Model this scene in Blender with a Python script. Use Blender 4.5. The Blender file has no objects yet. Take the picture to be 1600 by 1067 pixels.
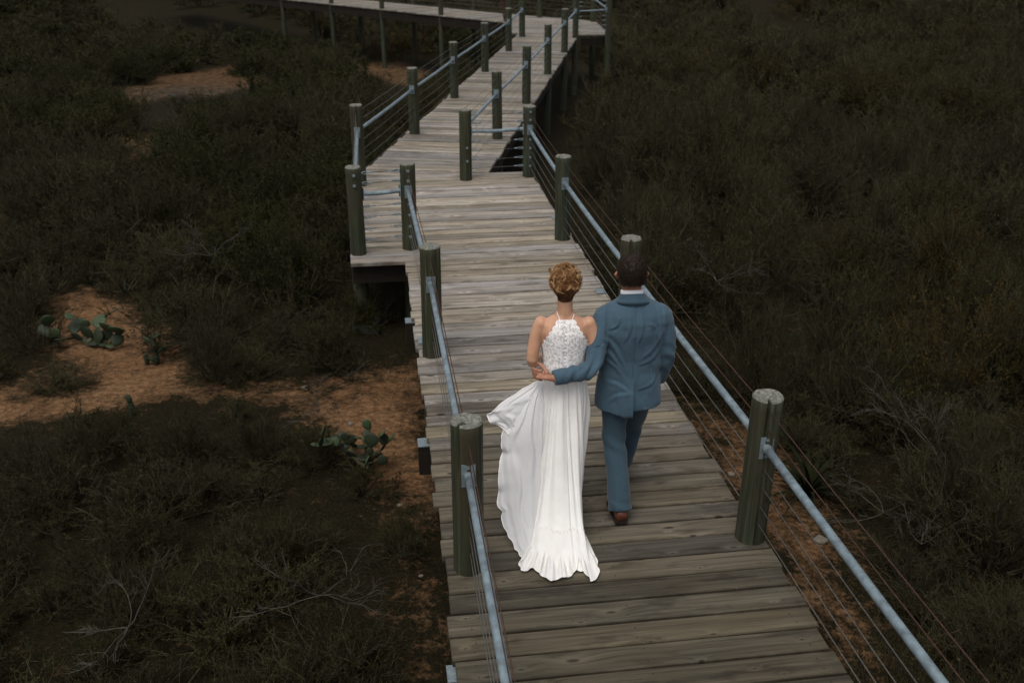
import bpy, math, random
import numpy as np
from mathutils import Vector, Matrix, Quaternion, noise
R = math.radians
random.seed(7); np.random.seed(7)
scene = bpy.context.scene
col = scene.collection

# ------------------------------------------------------------------ camera, sky, sun, exposure
CAM_H, PITCH, FPX = 3.82, 23.7, 1555.0
cam = bpy.data.cameras.new('camera'); cam_o = bpy.data.objects.new('camera', cam); col.objects.link(cam_o)
cam_o.location = (0, 0, CAM_H); cam_o.rotation_euler = (R(90 - PITCH), 0, 0)
cam.sensor_width = 36; cam.lens = FPX / 1600 * 36; cam.clip_start = .05; cam.clip_end = 600
cam.dof.use_dof = True; cam.dof.focus_distance = 6.2; cam.dof.aperture_fstop = 2.8
scene.camera = cam_o
SUN_EL, SUN_AZ = 66, 205          # azimuth from +Y clockwise: behind and to the left of the camera
w = bpy.data.worlds.new('World'); scene.world = w; w.use_nodes = True
nt = w.node_tree; nt.nodes.clear()
wo = nt.nodes.new('ShaderNodeOutputWorld'); bg = nt.nodes.new('ShaderNodeBackground'); sk = nt.nodes.new('ShaderNodeTexSky')
sk.sky_type = 'NISHITA'; sk.sun_disc = False; sk.sun_elevation = R(SUN_EL); sk.sun_rotation = R(SUN_AZ)
sk.air_density = 1.0; sk.dust_density = 4.0; sk.ozone_density = 1.0
hs = nt.nodes.new('ShaderNodeHueSaturation'); hs.inputs['Saturation'].default_value = .30   # an overcast sky is nearly grey
bg.inputs['Strength'].default_value = .10
nt.links.new(sk.outputs[0], hs.inputs['Color']); nt.links.new(hs.outputs[0], bg.inputs[0]); nt.links.new(bg.outputs[0], wo.inputs[0])
sun = bpy.data.lights.new('sun', 'SUN'); sun.energy = 1.05; sun.angle = R(36); sun.color = (1, .96, .87)
sun_o = bpy.data.objects.new('sun', sun); col.objects.link(sun_o)
sd = Vector((math.sin(R(SUN_AZ)) * math.cos(R(SUN_EL)), math.cos(R(SUN_AZ)) * math.cos(R(SUN_EL)), math.sin(R(SUN_EL))))
sun_o.rotation_euler = sd.to_track_quat('Z', 'Y').to_euler(); sun_o.location = (-10, -10, 30)
vs = scene.view_settings; vs.view_transform = 'Standard'; vs.look = 'None'; vs.gamma = 1; vs.exposure = 0.6; vs.use_curve_mapping = False

def ray(u, v):
    x = (u - 800) / FPX; y = -(v - 533.5) / FPX; c, s = math.cos(R(PITCH)), math.sin(R(PITCH))
    return (x, c + y * s, -s + y * c)
def at_z(u, v, z):                 # photograph pixel -> point on the horizontal plane z
    r = ray(u, v); t = (z - CAM_H) / r[2]; return (r[0] * t, r[1] * t)
def to_px(x, y, z):
    c, s = math.cos(R(PITCH)), math.sin(R(PITCH)); dz = z - CAM_H
    d = y * c - dz * s
    return (800 + FPX * x / d, 533.5 - FPX * (y * s + dz * c) / d)

# ------------------------------------------------------------------ materials
class NT:
    def __init__(s, name):
        s.m = bpy.data.materials.new(name); s.m.use_nodes = True; s.t = s.m.node_tree
        s.b = s.t.nodes['Principled BSDF']; s.out = s.t.nodes['Material Output']
    def n(s, typ, **kw):
        nd = s.t.nodes.new('ShaderNode' + typ)
        for k, v in kw.items():
            if hasattr(nd, k): setattr(nd, k, v)
            else: nd.inputs[k].default_value = v
        return nd
    def l(s, a, b): s.t.links.new(a, b)
    def math(s, op, a, b=None, c=None):
        nd = s.n('Math', operation=op)
        for i, v in enumerate((a, b, c)):
            if v is None: continue
            if isinstance(v, (int, float)): nd.inputs[i].default_value = v
            else: s.l(v, nd.inputs[i])
        return nd.outputs[0]
    def mix(s, f, a, b, mode='MIX'):
        nd = s.n('Mix', data_type='RGBA', blend_type=mode)
        for sock, v in ((nd.inputs[0], f), (nd.inputs[6], a), (nd.inputs[7], b)):
            if isinstance(v, (int, float)): sock.default_value = v
            elif isinstance(v, tuple): sock.default_value = (*v, 1)[:4]
            else: s.l(v, sock)
        return nd.outputs[2]
    def ramp(s, f, *stops):
        nd = s.n('ValToRGB'); e = nd.color_ramp.elements
        while len(e) < len(stops): e.new(.5)
        for i, (p, c) in enumerate(stops):
            e[i].position = p; e[i].color = (*c, 1) if isinstance(c, tuple) else (c, c, c, 1)
        s.l(f, nd.inputs[0]); return nd.outputs[0]
    def noise(s, vec, scale, detail=4, rough=.55, dist=0):
        nd = s.n('TexNoise'); nd.inputs['Scale'].default_value = scale; nd.inputs['Detail'].default_value = detail
        nd.inputs['Roughness'].default_value = rough; nd.inputs['Distortion'].default_value = dist
        if vec is not None: s.l(vec, nd.inputs['Vector'])
        return nd.outputs['Fac']
    def mapv(s, vec, scale=(1, 1, 1)):
        nd = s.n('Mapping'); nd.inputs['Scale'].default_value = scale; s.l(vec, nd.inputs['Vector']); return nd.outputs[0]
    def coord(s, rnd=True):
        tc = s.n('TexCoord').outputs['Object']
        if not rnd: return tc
        oi = s.n('ObjectInfo').outputs['Random']
        cx = s.n('CombineXYZ'); s.l(s.math('MULTIPLY', oi, 37.0), cx.inputs[0]); s.l(s.math('MULTIPLY', oi, 91.0), cx.inputs[1]); s.l(s.math('MULTIPLY', oi, 53.0), cx.inputs[2])
        va = s.n('VectorMath', operation='ADD'); s.l(tc, va.inputs[0]); s.l(cx.outputs[0], va.inputs[1]); return va.outputs[0]
    def bump(s, h, strength=.3, dist=.01):
        nd = s.n('Bump'); nd.inputs['Strength'].default_value = strength; nd.inputs['Distance'].default_value = dist
        s.l(h, nd.inputs['Height']); s.l(nd.outputs[0], s.b.inputs['Normal'])
    def color(s, c):
        if isinstance(c, tuple): s.b.inputs['Base Color'].default_value = (*c, 1)
        else: s.l(c, s.b.inputs['Base Color'])
    def rough(s, r, spec=.3):
        if isinstance(r, (int, float)): s.b.inputs['Roughness'].default_value = r
        else: s.l(r, s.b.inputs['Roughness'])
        s.b.inputs['Specular IOR Level'].default_value = spec

def m_plank():
    k = NT('weathered_plank'); v = k.coord()
    oc = k.n('ObjectInfo').outputs['Color']
    vor = k.n('TexVoronoi', voronoi_dimensions='2D'); vor.inputs['Scale'].default_value = 1.0; vor.inputs['Randomness'].default_value = 1.0
    k.l(k.mapv(v, (1.9, 5.2, 1)), vor.inputs['Vector'])
    sc_ = k.n('SeparateColor'); k.l(vor.outputs['Color'], sc_.inputs[0]); d = k.math('MULTIPLY', vor.outputs['Distance'], k.math('ADD', .75, k.math('MULTIPLY', sc_.outputs[0], 2.2)))
    swirl = k.math('MULTIPLY', k.math('POWER', k.math('SUBTRACT', 1.0, k.math('MINIMUM', k.math('MULTIPLY', d, 2.0), 1.0)), 2.0), .055)
    sep = k.n('SeparateXYZ'); k.l(v, sep.inputs[0]); cb = k.n('CombineXYZ')
    k.l(sep.outputs[0], cb.inputs[0]); k.l(k.math('ADD', sep.outputs[1], swirl), cb.inputs[1]); k.l(sep.outputs[2], cb.inputs[2]); gv = cb.outputs[0]
    g1 = k.noise(k.mapv(gv, (1.5, 62, 3)), 1.0, 6, .62, .4)
    g2 = k.noise(k.mapv(gv, (2.2, 190, 3)), 1.0, 3, .6)
    g3 = k.noise(k.mapv(gv, (1.0, 11, 2)), 1.0, 3, .5, .6)
    blot = k.noise(k.mapv(v, (1.6, 5, 1)), 1.0, 4, .6)
    tone = k.math('ADD', k.math('MULTIPLY', g1, .55), k.math('ADD', k.math('MULTIPLY', g2, .25), k.math('MULTIPLY', g3, .35)))
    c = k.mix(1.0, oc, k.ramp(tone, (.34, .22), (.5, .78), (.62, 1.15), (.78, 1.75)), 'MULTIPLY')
    c = k.mix(k.ramp(blot, (.45, 0.0), (.75, .55)), c, k.mix(1.0, oc, (.82, .71, .58), 'MULTIPLY'))
    c = k.mix(k.ramp(k.noise(k.mapv(v, (3.2, 9, 1)), 1.0, 3), (.55, 0.0), (.68, .62)), c, k.mix(1.0, oc, (.36, .34, .30), 'MULTIPLY'))
    halo = k.ramp(d, (.03, 0.0), (.075, .8), (.14, .5), (.24, 0.0)); c = k.mix(k.math('MULTIPLY', halo, .6), c, k.mix(1.0, oc, (1.75, 1.75, 1.75), 'MULTIPLY'))
    knot = k.ramp(k.math('ADD', d, k.math('MULTIPLY', g1, .03)), (.045, 1.0), (.085, 0.0)); c = k.mix(k.math('MULTIPLY', knot, .85), c, (.022, .017, .012))
    so_ = k.n('SeparateXYZ'); k.l(k.n('TexCoord').outputs['Object'], so_.inputs[0])
    ed = k.math('ADD', k.math('ABSOLUTE', so_.outputs[1]), k.math('MULTIPLY', k.math('SUBTRACT', k.noise(k.mapv(v, (4, 14, 1)), 1.0, 4, .65), .5), .07))
    c = k.mix(k.ramp(ed, (.076, 0.0), (.099, .66)), c, k.mix(1.0, oc, (.34, .31, .25), 'MULTIPLY'))                       # dirt worn into the plank edges
    st_ = k.ramp(k.noise(k.mapv(gv, (.7, 26, 2)), 1.0, 4, .6), (.36, .72), (.5, 1.0), (.66, 1.22)); c = k.mix(1.0, c, st_, 'MULTIPLY')
    k.color(c); k.rough(.8, .2)
    hh = k.math('SUBTRACT', k.math('ADD', k.math('MULTIPLY', g1, .7), k.math('MULTIPLY', g2, .4)), k.math('MULTIPLY', knot, .6))
    k.bump(hh, .55, .006); return k.m
def m_post():
    k = NT('green_stained_post'); v = k.coord()
    g = k.noise(k.mapv(v, (38, 38, 1.6)), 1.0, 5, .6, .3); b = k.noise(k.mapv(v, (5, 5, 1.6)), 1.0, 4, .6)
    s = k.noise(k.mapv(v, (16, 16, .9)), 1.0, 4, .65)
    c = k.ramp(g, (.28, (.009, .011, .006)), (.5, (.024, .030, .017)), (.66, (.046, .056, .035)), (.82, (.11, .115, .082)))
    c = k.mix(k.ramp(b, (.44, 0.0), (.66, .75)), c, (.034, .028, .017))
    c = k.mix(k.ramp(s, (.56, 0.0), (.7, .7)), c, (.026, .050, .032))
    c = k.mix(k.math('MULTIPLY', k.n('ObjectInfo').outputs['Random'], .55), c, k.mix(1.0, c, (1.25, .98, .72), 'MULTIPLY'))
    dk_ = k.ramp(k.noise(k.mapv(v, (60, 60, .7)), 1.0, 3, .6), (.60, 0.0), (.68, .8)); c = k.mix(dk_, c, (.006, .006, .004))
    vo = k.n('TexVoronoi'); vo.inputs['Scale'].default_value = 1; k.l(k.mapv(v, (7, 7, 3.2)), vo.inputs['Vector'])
    c = k.mix(k.ramp(vo.outputs['Distance'], (.06, .8), (.13, 0.0)), c, (.010, .009, .006))
    k.color(c); k.rough(.75, .25); k.bump(k.math('SUBTRACT', g, k.math('MULTIPLY', dk_, .5)), .8, .008); return k.m
def m_post_top():
    k = NT('weathered_post_end'); v = k.coord(False)
    wv = k.n('TexWave', wave_type='RINGS', rings_direction='Z'); wv.inputs['Scale'].default_value = 14; wv.inputs['Distortion'].default_value = 3; wv.inputs['Detail'].default_value = 3
    k.l(v, wv.inputs['Vector'])
    n1 = k.noise(k.coord(), 45, 5, .7)
    c = k.mix(k.math('MULTIPLY', wv.outputs['Fac'], .35), k.ramp(n1, (.33, (.05, .05, .04)), (.52, (.15, .15, .128)), (.7, (.24, .245, .22))), (.10, .10, .085))
    k.color(c); k.rough(.9, .1); k.bump(n1, .6, .006); return k.m
def m_simple(name, base, var=.3, scale=30, rough=.6, spec=.3, metal=0, bump=0, stretch=(1, 1, 1), bd=.004):
    k = NT(name); v = k.mapv(k.coord(), stretch); n1 = k.noise(v, scale, 5, .6)
    lo = tuple(x * (1 - var) for x in base); hi = tuple(min(1, x * (1 + var)) for x in base)
    k.color(k.ramp(n1, (.3, lo), (.7, hi))); k.rough(rough, spec); k.b.inputs['Metallic'].default_value = metal
    if bump: k.bump(n1, bump, bd)
    return k.m
def m_leaf(name, dark, mid, tip):
    k = NT(name); a = k.n('Attribute'); a.attribute_name = 'rnd'
    oi = k.n('ObjectInfo').outputs['Random']
    f = k.math('ADD', k.math('MULTIPLY', a.outputs['Fac'], .58), k.math('MULTIPLY', oi, .42))
    c = k.ramp(f, (.05, dark), (.5, mid), (.95, tip)); k.color(c); k.rough(.75, .12)
    tr = k.n('BsdfTranslucent'); k.l(c, tr.inputs[0]); ms = k.n('MixShader'); ms.inputs[0].default_value = .12
    k.l(k.b.outputs[0], ms.inputs[1]); k.l(tr.outputs[0], ms.inputs[2]); k.l(ms.outputs[0], k.out.inputs[0]); return k.m
def m_ground():
    k = NT('sandy_soil'); v = k.n('TexCoord').outputs['Object']
    at = k.n('Attribute'); at.attribute_name = 'litter'; lit = at.outputs['Fac']
    ag = k.n('Attribute'); ag.attribute_name = 'grey'
    n1 = k.noise(v, 1.3, 5, .6); n2 = k.noise(v, 14, 5, .65); n3 = k.noise(v, 60, 4, .6)
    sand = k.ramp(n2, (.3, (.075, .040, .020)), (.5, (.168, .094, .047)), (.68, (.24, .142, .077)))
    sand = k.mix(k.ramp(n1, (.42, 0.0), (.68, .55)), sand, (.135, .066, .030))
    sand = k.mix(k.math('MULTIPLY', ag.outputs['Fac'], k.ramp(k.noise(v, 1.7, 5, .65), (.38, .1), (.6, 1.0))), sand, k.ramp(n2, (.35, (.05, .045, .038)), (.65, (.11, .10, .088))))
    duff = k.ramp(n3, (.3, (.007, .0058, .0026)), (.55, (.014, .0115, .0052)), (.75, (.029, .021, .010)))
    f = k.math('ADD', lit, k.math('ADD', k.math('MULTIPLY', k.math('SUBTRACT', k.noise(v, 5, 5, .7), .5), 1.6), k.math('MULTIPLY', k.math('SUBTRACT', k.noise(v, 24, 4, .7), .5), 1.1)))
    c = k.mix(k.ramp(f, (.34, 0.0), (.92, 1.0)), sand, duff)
    speck = k.ramp(k.noise(v, 38, 3, .6), (.62, 0.0), (.70, .7)); c = k.mix(speck, c, (.035, .022, .013))
    k.color(c); k.rough(.95, .05)
    k.bump(k.math('ADD', k.math('ADD', k.math('MULTIPLY', n2, 1.0), k.math('MULTIPLY', k.noise(v, 5.5, 3, .5), 1.6)), k.math('MULTIPLY', n3, .4)), 1.0, .06); return k.m
def m_skin(name, base, red):
    k = NT(name); v = k.coord(False); n1 = k.noise(v, 14, 4)
    k.color(k.ramp(n1, (.35, red), (.65, base))); k.rough(.5, .35)
    k.b.inputs['Subsurface Weight'].default_value = .15; k.b.inputs['Subsurface Radius'].default_value = (.012, .005, .003); k.b.inputs['Subsurface Scale'].default_value = .6
    k.bump(k.noise(v, 160, 2), .08, .002); return k.m
def m_suit(name, base):
    k = NT(name); v = k.coord(False)
    wa = k.noise(k.mapv(v, (420, 420, 30)), 1.0, 2); wb = k.noise(k.mapv(v, (30, 30, 420)), 1.0, 2); big = k.noise(v, 6, 4)
    f = k.math('ADD', k.math('MULTIPLY', k.math('ADD', wa, wb), .42), k.math('MULTIPLY', big, .2))
    k.color(k.ramp(f, (.36, tuple(x * .80 for x in base)), (.52, base), (.66, tuple(x * 1.18 for x in base)))); k.rough(.85, .15)
    k.b.inputs['Sheen Weight'].default_value = .12; k.bump(f, .2, .002); return k.m
def m_hair(name, dark, mid, light, scale):
    k = NT(name); v = k.coord(False); a = k.n('Attribute'); a.attribute_name = 'rnd'
    n1 = k.noise(v, scale, 3); n2 = k.noise(k.mapv(v, (160, 160, 30)), 1.0, 3)
    f = k.math('ADD', k.math('MULTIPLY', n1, .35), k.math('ADD', k.math('MULTIPLY', n2, .15), k.math('MULTIPLY', a.outputs['Fac'], .5)))
    k.color(k.ramp(f, (.25, dark), (.5, mid), (.8, light))); k.rough(.55, .22); k.bump(n2, .4, .003); return k.m
def m_cloth(name, base, alpha=1.0, transl=.35, crinkle=.25):
    k = NT(name); v = k.coord(False)
    n1 = k.noise(k.mapv(v, (1, 1, .3)), 90, 4, .6); n2 = k.noise(v, 22, 4)
    k.color(k.ramp(n2, (.3, tuple(x * .95 for x in base)), (.7, base))); k.rough(.8, .15); k.bump(n1, crinkle, .004)
    tr = k.n('BsdfTranslucent'); tr.inputs[0].default_value = (*base, 1); ms = k.n('MixShader'); ms.inputs[0].default_value = transl
    k.l(k.b.outputs[0], ms.inputs[1]); k.l(tr.outputs[0], ms.inputs[2]); last = ms.outputs[0]
    if alpha < 1:
        tp = k.n('BsdfTransparent'); m2 = k.n('MixShader'); m2.inputs[0].default_value = alpha
        k.l(tp.outputs[0], m2.inputs[1]); k.l(last, m2.inputs[2]); last = m2.outputs[0]
    k.l(last, k.out.inputs[0]); return k.m
def m_lace():
    k = NT('white_lace'); v = k.coord(False)
    vo = k.n('TexVoronoi', feature='DISTANCE_TO_EDGE'); vo.inputs['Scale'].default_value = 70; k.l(k.mix(.06, v, k.n('TexNoise', Scale=30.0).outputs['Color']), vo.inputs['Vector'])
    fl = k.noise(v, 60, 2, .5); flower = k.ramp(fl, (.45, 0.0), (.50, 1.0))
    thread = k.ramp(vo.outputs['Distance'], (.10, 1.0), (.17, 0.0))
    at = k.n('Attribute'); at.attribute_name = 'solid'
    op = k.math('MAXIMUM', k.math('MAXIMUM', flower, thread), at.outputs['Fac'])
    op = k.math('MAXIMUM', op, .36)
    k.color((.80, .78, .77)); k.rough(.8, .15); k.bump(op, .3, .002)
    tp = k.n('BsdfTransparent'); ms = k.n('MixShader'); k.l(op, ms.inputs[0]); k.l(tp.outputs[0], ms.inputs[1]); k.l(k.b.outputs[0], ms.inputs[2]); k.l(ms.outputs[0], k.out.inputs[0]); return k.m

M = {}
M['plank'] = m_plank(); M['post'] = m_post(); M['post_top'] = m_post_top()
M['galv'] = m_simple('galvanised_steel', (.140, .180, .202), .42, 14, .62, .4, .2, .15)
M['galv_small'] = m_simple('galvanised_fitting', (.175, .215, .232), .3, 60, .45, .5, .4, .1)
M['rust'] = m_simple('rusty_cable', (.048, .024, .016), .4, 40, .8, .2)
M['cable'] = m_simple('dull_steel_cable', (.085, .08, .072), .35, 40, .6, .4, .2)
M['beam'] = m_simple('dark_timber', (.013, .010, .007), .45, 8, .85, .15, 0, .4, (.6, 12, 12))
M['concrete'] = m_simple('old_concrete', (.055, .060, .052), .3, 18, .9, .1, 0, .4)  # tone lowered so the shade under the deck sits in the colour
M['ground'] = m_ground()
M['stem'] = m_simple('grey_brown_stem', (.038, .033, .019), .5, 12, .9, .1)
M['deadwood'] = m_simple('bleached_dead_wood', (.048, .044, .036), .4, 12, .9, .1)
M['leaf_olive'] = m_leaf('olive_leaf', (0.0098, 0.0092, 0.0022), (0.0233, 0.0215, 0.0061), (0.0446, 0.0403, 0.0129))
M['leaf_grey'] = m_leaf('grey_brown_leaf', (0.0112, 0.0097, 0.0028), (0.0270, 0.0243, 0.0073), (0.0614, 0.0563, 0.0214))
M['leaf_dark'] = m_leaf('dark_evergreen_leaf', (0.0074, 0.0087, 0.0017), (0.0158, 0.0175, 0.0034), (0.0316, 0.0330, 0.0067))
M['leaf_rust'] = m_leaf('rusty_brown_leaf', (0.0121, 0.0087, 0.0017), (0.0288, 0.0204, 0.0039), (0.0632, 0.0388, 0.0079))
M['grass'] = m_leaf('dry_litter', (.02, .014, .008), (.05, .037, .023), (.11, .09, .065))
M['pad'] = m_simple('cactus_pad_green', (.029, .045, .018), .35, 9, .6, .3, 0, .2)
M['pad_dark'] = m_simple('dark_cactus_pad_green', (.013, .019, .007), .4, 9, .65, .3, 0, .2)  # darker green used on some pads and the cholla joints
M['pad_stem'] = m_simple('woody_cactus_stem', (.06, .055, .028), .4, 14, .85, .2, 0, .3)
M['yucca'] = m_simple('yucca_leaf_green', (.011, .012, .005), .45, 9, .9, .05)
M['stone'] = m_simple('pale_stone', (.12, .105, .085), .3, 25, .9, .1, 0, .4)
M['skin_f'] = m_skin('warm_skin', (.50, .285, .185), (.43, .225, .14))
M['skin_m'] = m_skin('tanned_skin', (.33, .158, .098), (.26, .112, .068))
M['suit'] = m_suit('slate_blue_wool', (.044, .079, .109))
M['trouser'] = m_suit('slate_blue_wool_trouser', (.031, .056, .076))
M['seam'] = m_simple('seam_thread', (.02, .04, .06), .2, 60, .9, .1)
M['shirt'] = m_simple('white_cotton', (.80, .79, .83), .05, 40, .8, .2)
M['leather'] = m_simple('brown_leather', (.085, .026, .012), .3, 20, .4, .4)
M['sole'] = m_simple('dark_sole', (.018, .013, .01), .3, 20, .7, .2)
M['hair_m'] = m_hair('dark_brown_hair', (.008, .0045, .0024), (.020, .011, .006), (.042, .023, .013), 30)
M['hair_f'] = m_hair('auburn_blond_hair', (.040, .016, .006), (.185, .080, .030), (.52, .33, .155), 13)
M['chiffon'] = m_cloth('white_chiffon', (.775, .757, .735), 1.0, .12, .15)
M['sheer'] = m_cloth('sheer_chiffon', (.79, .785, .795), .82, .30, .15)
M['hem'] = m_cloth('white_hem', (.88, .86, .85), 1.0, .15, .2)
M['lace'] = m_lace(); M['ruffle'] = m_cloth('gathered_chiffon', (.79, .77, .75), .93, .14, .3)
M['gold'] = m_simple('silver_ring', (.75, .74, .72), .1, 40, .2, .5, .9)

# ------------------------------------------------------------------ mesh helpers
def link(o, parent=None):
    col.objects.link(o)
    if parent is not None: o.parent = parent
    return o
def tag(o, label=None, cat=None, group=None, kind=None):
    if label: o['label'] = label
    if cat: o['category'] = cat
    if group: o['group'] = group
    if kind: o['kind'] = kind
    return o
def empty(name, loc=(0, 0, 0), rz=0):
    o = bpy.data.objects.new(name, None); o.location = loc; o.rotation_euler = (0, 0, rz); o.empty_display_size = .2
    return link(o)
class G:
    """collects vertices and faces of one mesh"""
    def __init__(s): s.v = []; s.f = []; s.mi = []
    def add(s, vs, fs, mi=0):
        b = len(s.v); s.v.extend([tuple(p) for p in vs]); s.f.extend([tuple(i + b for i in f) for f in fs]); s.mi.extend([mi] * len(fs)); return b
    def tube(s, pts, rad, seg=8, mi=0, cap=True):
        pts = [Vector(p) for p in pts]; n = len(pts)
        if isinstance(rad, (int, float)): rad = [rad] * n
        rings = []; up = None
        for i, p in enumerate(pts):
            t = (pts[min(i + 1, n - 1)] - pts[max(i - 1, 0)]).normalized()
            if up is None:
                a = Vector((0, 0, 1)) if abs(t.z) < .9 else Vector((1, 0, 0)); up = (a - t * a.dot(t)).normalized()
            else: up = (up - t * up.dot(t)).normalized()
            sd = t.cross(up); r = rad[i]
            ra, rb = (r, r) if isinstance(r, (int, float)) else r
            rings.append([p + up * (math.cos(2 * math.pi * k / seg) * ra) + sd * (math.sin(2 * math.pi * k / seg) * rb) for k in range(seg)])
        vs = [q for r_ in rings for q in r_]
        fs = [(i * seg + k, i * seg + (k + 1) % seg, (i + 1) * seg + (k + 1) % seg, (i + 1) * seg + k) for i in range(n - 1) for k in range(seg)]
        if cap: fs += [tuple(range(seg - 1, -1, -1)), tuple((n - 1) * seg + k for k in range(seg))]
        s.add(vs, fs, mi); return s
    def rings(s, rs, seg=32, mi=0, power=2.0):
        """rs: list of (cx, cy, cz, a, b) horizontal superellipse rings"""
        vs = []
        for cx, cy, cz, a, b in rs:
            for k in range(seg):
                t = 2 * math.pi * k / seg; c, q = math.cos(t), math.sin(t)
                vs.append((cx + a * math.copysign(abs(c) ** (2 / power), c), cy + b * math.copysign(abs(q) ** (2 / power), q), cz))
        n = len(rs)
        fs = [(i * seg + k, i * seg + (k + 1) % seg, (i + 1) * seg + (k + 1) % seg, (i + 1) * seg + k) for i in range(n - 1) for k in range(seg)]
        fs += [tuple(range(seg - 1, -1, -1)), tuple((n - 1) * seg + k for k in range(seg))]
        s.add(vs, fs, mi); return s
    def ell(s, c, r, rot=None, nu=20, nv=12, mi=0):
        vs = []; m = rot.to_matrix() if rot else Matrix.Identity(3)
        for j in range(1, nv):
            ph = math.pi * j / nv
            for i in range(nu):
                th = 2 * math.pi * i / nu
                vs.append(Vector(c) + m @ Vector((r[0] * math.sin(ph) * math.cos(th), r[1] * math.sin(ph) * math.sin(th), r[2] * math.cos(ph))))
        vs.append(Vector(c) + m @ Vector((0, 0, r[2]))); vs.append(Vector(c) + m @ Vector((0, 0, -r[2]))); T = len(vs) - 2; B = T + 1
        fs = [(j * nu + i, (j + 1) * nu + i, (j + 1) * nu + (i + 1) % nu, j * nu + (i + 1) % nu) for j in range(nv - 2) for i in range(nu)]
        fs += [(T, i, (i + 1) % nu) for i in range(nu)] + [(B, (nv - 2) * nu + (i + 1) % nu, (nv - 2) * nu + i) for i in range(nu)]
        s.add(vs, fs, mi); return s
    def box(s, c, size, rot=None, mi=0):
        m = rot if rot is not None else Matrix.Identity(3); vs = []
        for x in (-1, 1):
            for y in (-1, 1):
                for z in (-1, 1): vs.append(Vector(c) + m @ Vector((x * size[0] / 2, y * size[1] / 2, z * size[2] / 2)))
        s.add(vs, [(0, 1, 3, 2), (4, 6, 7, 5), (0, 4, 5, 1), (2, 3, 7, 6), (0, 2, 6, 4), (1, 5, 7, 3)], mi); return s
    def mesh(s, name, mats, smooth=False):
        me = bpy.data.meshes.new(name); me.from_pydata(s.v, [], s.f)
        for m in (mats if isinstance(mats, (list, tuple)) else [mats]): me.materials.append(M[m])
        if any(s.mi): me.polygons.foreach_set('material_index', s.mi)
        if smooth: me.polygons.foreach_set('use_smooth', [True] * len(me.polygons))
        me.update(); return me
    def obj(s, name, mats, parent=None, smooth=False):
        return link(bpy.data.objects.new(name, s.mesh(name, mats, smooth)), parent)
def np_mesh(name, v, f, mat, rnd=None, smooth=False):
    """v (n,3) array; f (m,k) array, all faces with k corners"""
    me = bpy.data.meshes.new(name); n, (m, k) = len(v), f.shape
    me.vertices.add(n); me.vertices.foreach_set('co', v.astype(np.float32).ravel())
    me.loops.add(m * k); me.loops.foreach_set('vertex_index', f.astype(np.int32).ravel())
    me.polygons.add(m); me.polygons.foreach_set('loop_start', np.arange(0, m * k, k, dtype=np.int32))
    if smooth: me.polygons.foreach_set('use_smooth', np.ones(m, dtype=bool))
    me.materials.append(M[mat]); me.update(calc_edges=True)
    if rnd is not None:
        a = me.attributes.new('rnd', 'FLOAT', 'POINT'); a.data.foreach_set('value', rnd.astype(np.float32))
    return me
def remesh(g, name, voxel, smooth=6, factor=.5):
    """union of overlapping closed shapes -> one continuous smooth mesh"""
    me = bpy.data.meshes.new('tmp'); me.from_pydata(g.v, [], g.f); me.update()
    o = bpy.data.objects.new('tmp', me); col.objects.link(o)
    md = o.modifiers.new('r', 'REMESH'); md.mode = 'VOXEL'; md.voxel_size = voxel; md.use_smooth_shade = True
    ms = o.modifiers.new('s', 'SMOOTH'); ms.factor = factor; ms.iterations = smooth
    dg = bpy.context.evaluated_depsgraph_get(); dg.update()
    out = bpy.data.meshes.new_from_object(o.evaluated_get(dg)); out.name = name
    bpy.data.objects.remove(o); bpy.data.meshes.remove(me)
    out.polygons.foreach_set('use_smooth', [True] * len(out.polygons)); return out
def catmull(pts, n):
    P = [Vector(p) for p in pts]; P = [P[0] * 2 - P[1]] + P + [P[-1] * 2 - P[-2]]; out = []
    m = len(P) - 3
    for i in range(n):
        x = i / (n - 1) * m; k = min(int(x), m - 1); t = x - k; a, b, c, d = P[k:k + 4]
        out.append(.5 * ((2 * b) + (c - a) * t + (2 * a - 5 * b + 4 * c - d) * t * t + (3 * b - a - 3 * c + d) * t ** 3))
    return out
def sstep(a, b, x):
    t = max(0, min(1, (x - a) / (b - a))); return t * t * (3 - 2 * t)

# ------------------------------------------------------------------ layout of the boardwalk (metres, deck top at z = 0)
D1 = Vector((-.137, .9906)); N1 = Vector((.9906, .137))           # near walkway: along, across
D2 = Vector((.1386, .9903)); N2 = Vector((.9903, -.1386))         # second walkway
D3 = Vector((-.722, .692)); N3 = Vector((.692, .722))             # far walkway, running off to the left
S_END = 15.12
def gz(x, y):
    z = -.93
    z -= .045 * (max(0, y - 13) - max(0, y - 43)) * (1 if y > 13 else 0)
    z += .085 * max(0, y - 50)
    z += .05 * noise.noise((x * .35, y * .35, 3.1)) + .16 * noise.noise((x * .09, y * .09, 7.7)) * min(1, max(0, (y - 8) / 10))
    return z
SEGS = [((N1 * 1.335 + D1 * -3), (N1 * 1.335 + D1 * 15), 1.06), ((N1 * .1 + D1 * 11.6), (N1 * .1 + D1 * 15), .45),
        ((N2 * -3.45 + D2 * 14.5), (N2 * -3.45 + D2 * 33), .98), (Vector((1.4, 33.5)), Vector((1.2, 37.4)), 1.7),
        (Vector((.3, 37.9)), Vector((.3, 37.9)) + D3 * 30, 1.1)]
def deck_gap(x, y):
    p = Vector((x, y)); best = 1e9
    for a, b, hw in SEGS:
        t = max(0, min(1, (p - a).dot(b - a) / (b - a).length_squared)); best = min(best, (p - a - (b - a) * t).length - hw)
    return best

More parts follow.
